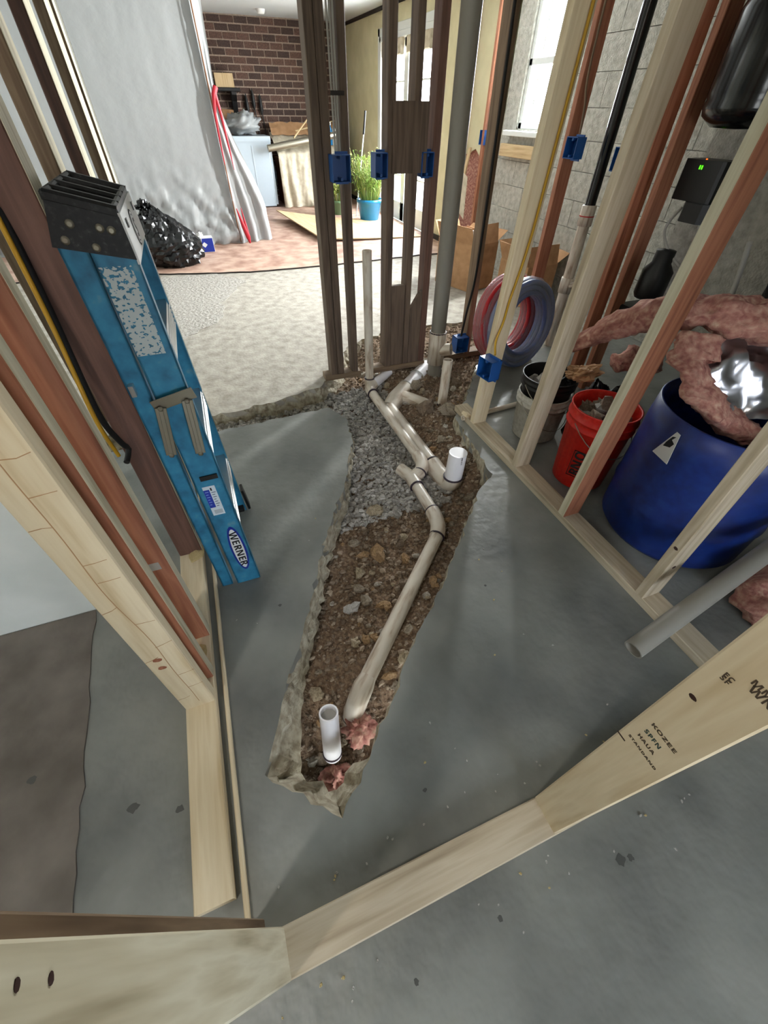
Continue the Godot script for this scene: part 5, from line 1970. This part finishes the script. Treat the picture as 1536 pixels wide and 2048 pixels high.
func small_things():
	# black bag and tissue box before the dust sheet
	var t := thing("trash_bag", Vector3(-.3, 0.013, -6.1), "shiny black trash bag slumped beside the dust sheet", "trash bag")
	var k := mb(t)
	var g := []
	for i in 37:
		var row := []
		var th := PI * i / 36.0
		for j in 57:
			var ph := -TAU * (j % 56) / 56.0
			var d := Vector3(sin(th) * cos(ph), cos(th), sin(th) * sin(ph))
			var w := 1.0 + .16 * lump.get_noise_3dv(d * 70 + Vector3.ONE * 90) + .12 * absf(lump.get_noise_3dv(d * 220)) * 2.0 + .05 * lump.get_noise_3dv(d * 520)
			var taper := lerpf(1.0, .55, clampf(d.y, 0, 1))
			var p := Vector3(-.36, .25, -6.08) + Vector3(d.x * .34 * taper - .08 * d.y, d.y * .30, d.z * .27 * taper) * w
			p.y = maxf(p.y, .014)
			row.append(p)
		g.append(row)
	g.reverse()
	k.sheet(g, false)
	part(k, "bag", M.bag_black, t)
	k = mb(t)
	k.sheet(blob(Vector3(-.46, .56, -6.08), Vector3(.07, .06, .06), 14.0, .9), false)
	part(k, "knot", M.bag_black, t)
	var tb := thing("tissue_box", Vector3(.02, .013, -6.62), "blue and white tissue box on the floor by the bag", "tissue box")
	k = mb(tb)
	k.bar(Vector3(.02, .013, -6.62), Vector3(.02, .17, -6.62), .3, .14, Vector3.RIGHT, .004)
	part(k, "carton", M.white_paper, tb)
	k = mb(tb)
	k.slab(Vector3(.02, .013, -6.5496), Vector3.RIGHT, Vector3.UP, PackedVector2Array([Vector2(-.14, .003), Vector2(.148, .003), Vector2(.148, .15), Vector2(.02, .15), Vector2(.0, .06), Vector2(-.14, .05)]), .001)
	part(k, "blue_print", M.label_blue, tb)
	k = mb(tb)
	k.slab(Vector3(.06, .095, -6.5484), Vector3(1, 0, 0), Vector3.UP, PackedVector2Array([Vector2(-.035, 0), Vector2(0, -.03), Vector2(.035, 0), Vector2(0, .03)]), .001)
	part(k, "diamond_mark", M.white_paper, tb)
	k = mb(tb)
	k.sheet(blob(Vector3(.03, .185, -6.62), Vector3(.035, .03, .03), 4.0, .8), false)
	part(k, "tissue", M.white_paper, tb)
	# cardboard boxes by the right wall
	cardboard_box(Vector3(2.62, 0, -4.35), .36, .5, .42, .32, "open cardboard box with papers by the block wall")
	cardboard_box(Vector3(2.95, 0, -3.72), .36, .4, .34, .1, "second cardboard box behind the tubing coils")
	var r := RandomNumberGenerator.new()
	r.seed = 8
	for i in 3:
		var pp := thing("paper_scrap", Vector3(2.62, .3, -4.35), ["white paper standing in the open cardboard box", "blue-white flyer standing in the open cardboard box", "beige card standing in the open cardboard box"][i], "paper")
		k = mb(pp)
		var c := Vector3(2.56 + i * .06, .28, -4.3 - i * .08)
		k.bar(c, c + Vector3(.03 * (i - 1), .22, .04), .16, .006, Vector3(1, 0, .4 * i), .001)
		part(k, "sheet", [M.white_paper, M.cable_grey, M.cardboard][i], pp)
	# debris on the floors
	var n := 0
	var small := rock_mesh(900, .4)
	while n < 70:
		var x := r.randf_range(-.24, .95)
		var z := r.randf_range(-1.5, .75) if n % 2 else (r.randf_range(.04, .1) if r.randf() < .5 else r.randf_range(-.16, -.08))
		if Geometry2D.is_point_in_polygon(Vector2(x, z), hole) or in_trench(x, z) or (z > -.1 and z < .04):
			continue
		var o := MeshInstance3D.new()
		o.name = numbered("floor_crumb")
		o.mesh = small
		o.material_override = M.gravel2 if r.randf() < .6 else M.dust
		var s := r.randf_range(.0015, .0035)
		o.scale = Vector3(s * 1.6, s, s)
		o.rotation.y = r.randf() * TAU
		o.position = Vector3(x, s * .6, z)
		add_child(o)
		tag(o, "tiny pale crumb of debris on the grey slab", "crumb", "crumbs on the grey slab")
		n += 1
	# lamp out of view: a bare bulb behind the viewer
	ceiling_bulb(Vector3(-.95, CEIL, .35), .05, 1.1, "bare ceiling bulb lighting the near room")


func ceiling_bulb(c: Vector3, r: float, energy: float, label: String):
	var bl := thing("ceiling_bulb", c, label, "lamp")
	var k := mb(bl)
	k.lathe(c, [Vector2(.02, -.08), Vector2(.03, -.07), Vector2(.055, -.015), Vector2(.06, 0)], 20)
	part(k, "socket", M.white_paper, bl)
	k = mb(bl)
	var prof := []
	for i in 11:
		var a := PI * i / 10.0
		prof.append(Vector2(sin(a) * r, -.075 - r - cos(a) * r))
	k.lathe(c, prof, 20)
	part(k, "bulb", M.bulb_glass, bl)
	var l := OmniLight3D.new()
	l.name = "bulb_light"
	l.position = Vector3(0, -.075 - r, 0)
	l.light_energy = energy
	l.light_color = Color(1, .975, .94)
	l.omni_range = 16
	l.omni_attenuation = 2
	l.light_size = r * .9
	l.shadow_enabled = true
	bl.add_child(l)


func cardboard_box(c: Vector3, w: float, d: float, h: float, turn: float, label: String):
	var t := thing("cardboard_box", c, label, "box", "cardboard boxes by the wall")
	var bs := Basis(Vector3.UP, turn)
	var ex := bs.x
	var ez := bs.z
	var k := mb(t)
	k.bar(c + Vector3(0, .003, 0), c + Vector3(0, .008, 0), w, d, ex, .001)
	for e in [-1, 1]:
		k.bar(c + ex * e * w / 2 + Vector3(0, .003, 0), c + ex * e * w / 2 + Vector3(0, h, 0), .005, d, ex, .0008)
		k.bar(c + ez * e * d / 2 + Vector3(0, .003, 0), c + ez * e * d / 2 + Vector3(0, h, 0), w, .005, ex, .0008)
	part(k, "carton", M.cardboard, t)
	var i := 0
	for e in [[ex, ez, w, d], [-ex, ez, w, d], [ez, ex, d, w], [-ez, ex, d, w]]:
		k = mb(t)
		var a: Vector3 = c + e[0] * e[2] / 2 + Vector3(0, h, 0)
		var o: Vector3 = (e[0] * [.9, .35, -.2, .5][i] + Vector3.UP * [.5, .9, .95, .8][i]).normalized()
		k.bar(a, a + o * .16, .004, e[3] * .95, o.cross(e[1]), .0008)
		part(k, "flap", M.cardboard, t)
		i += 1
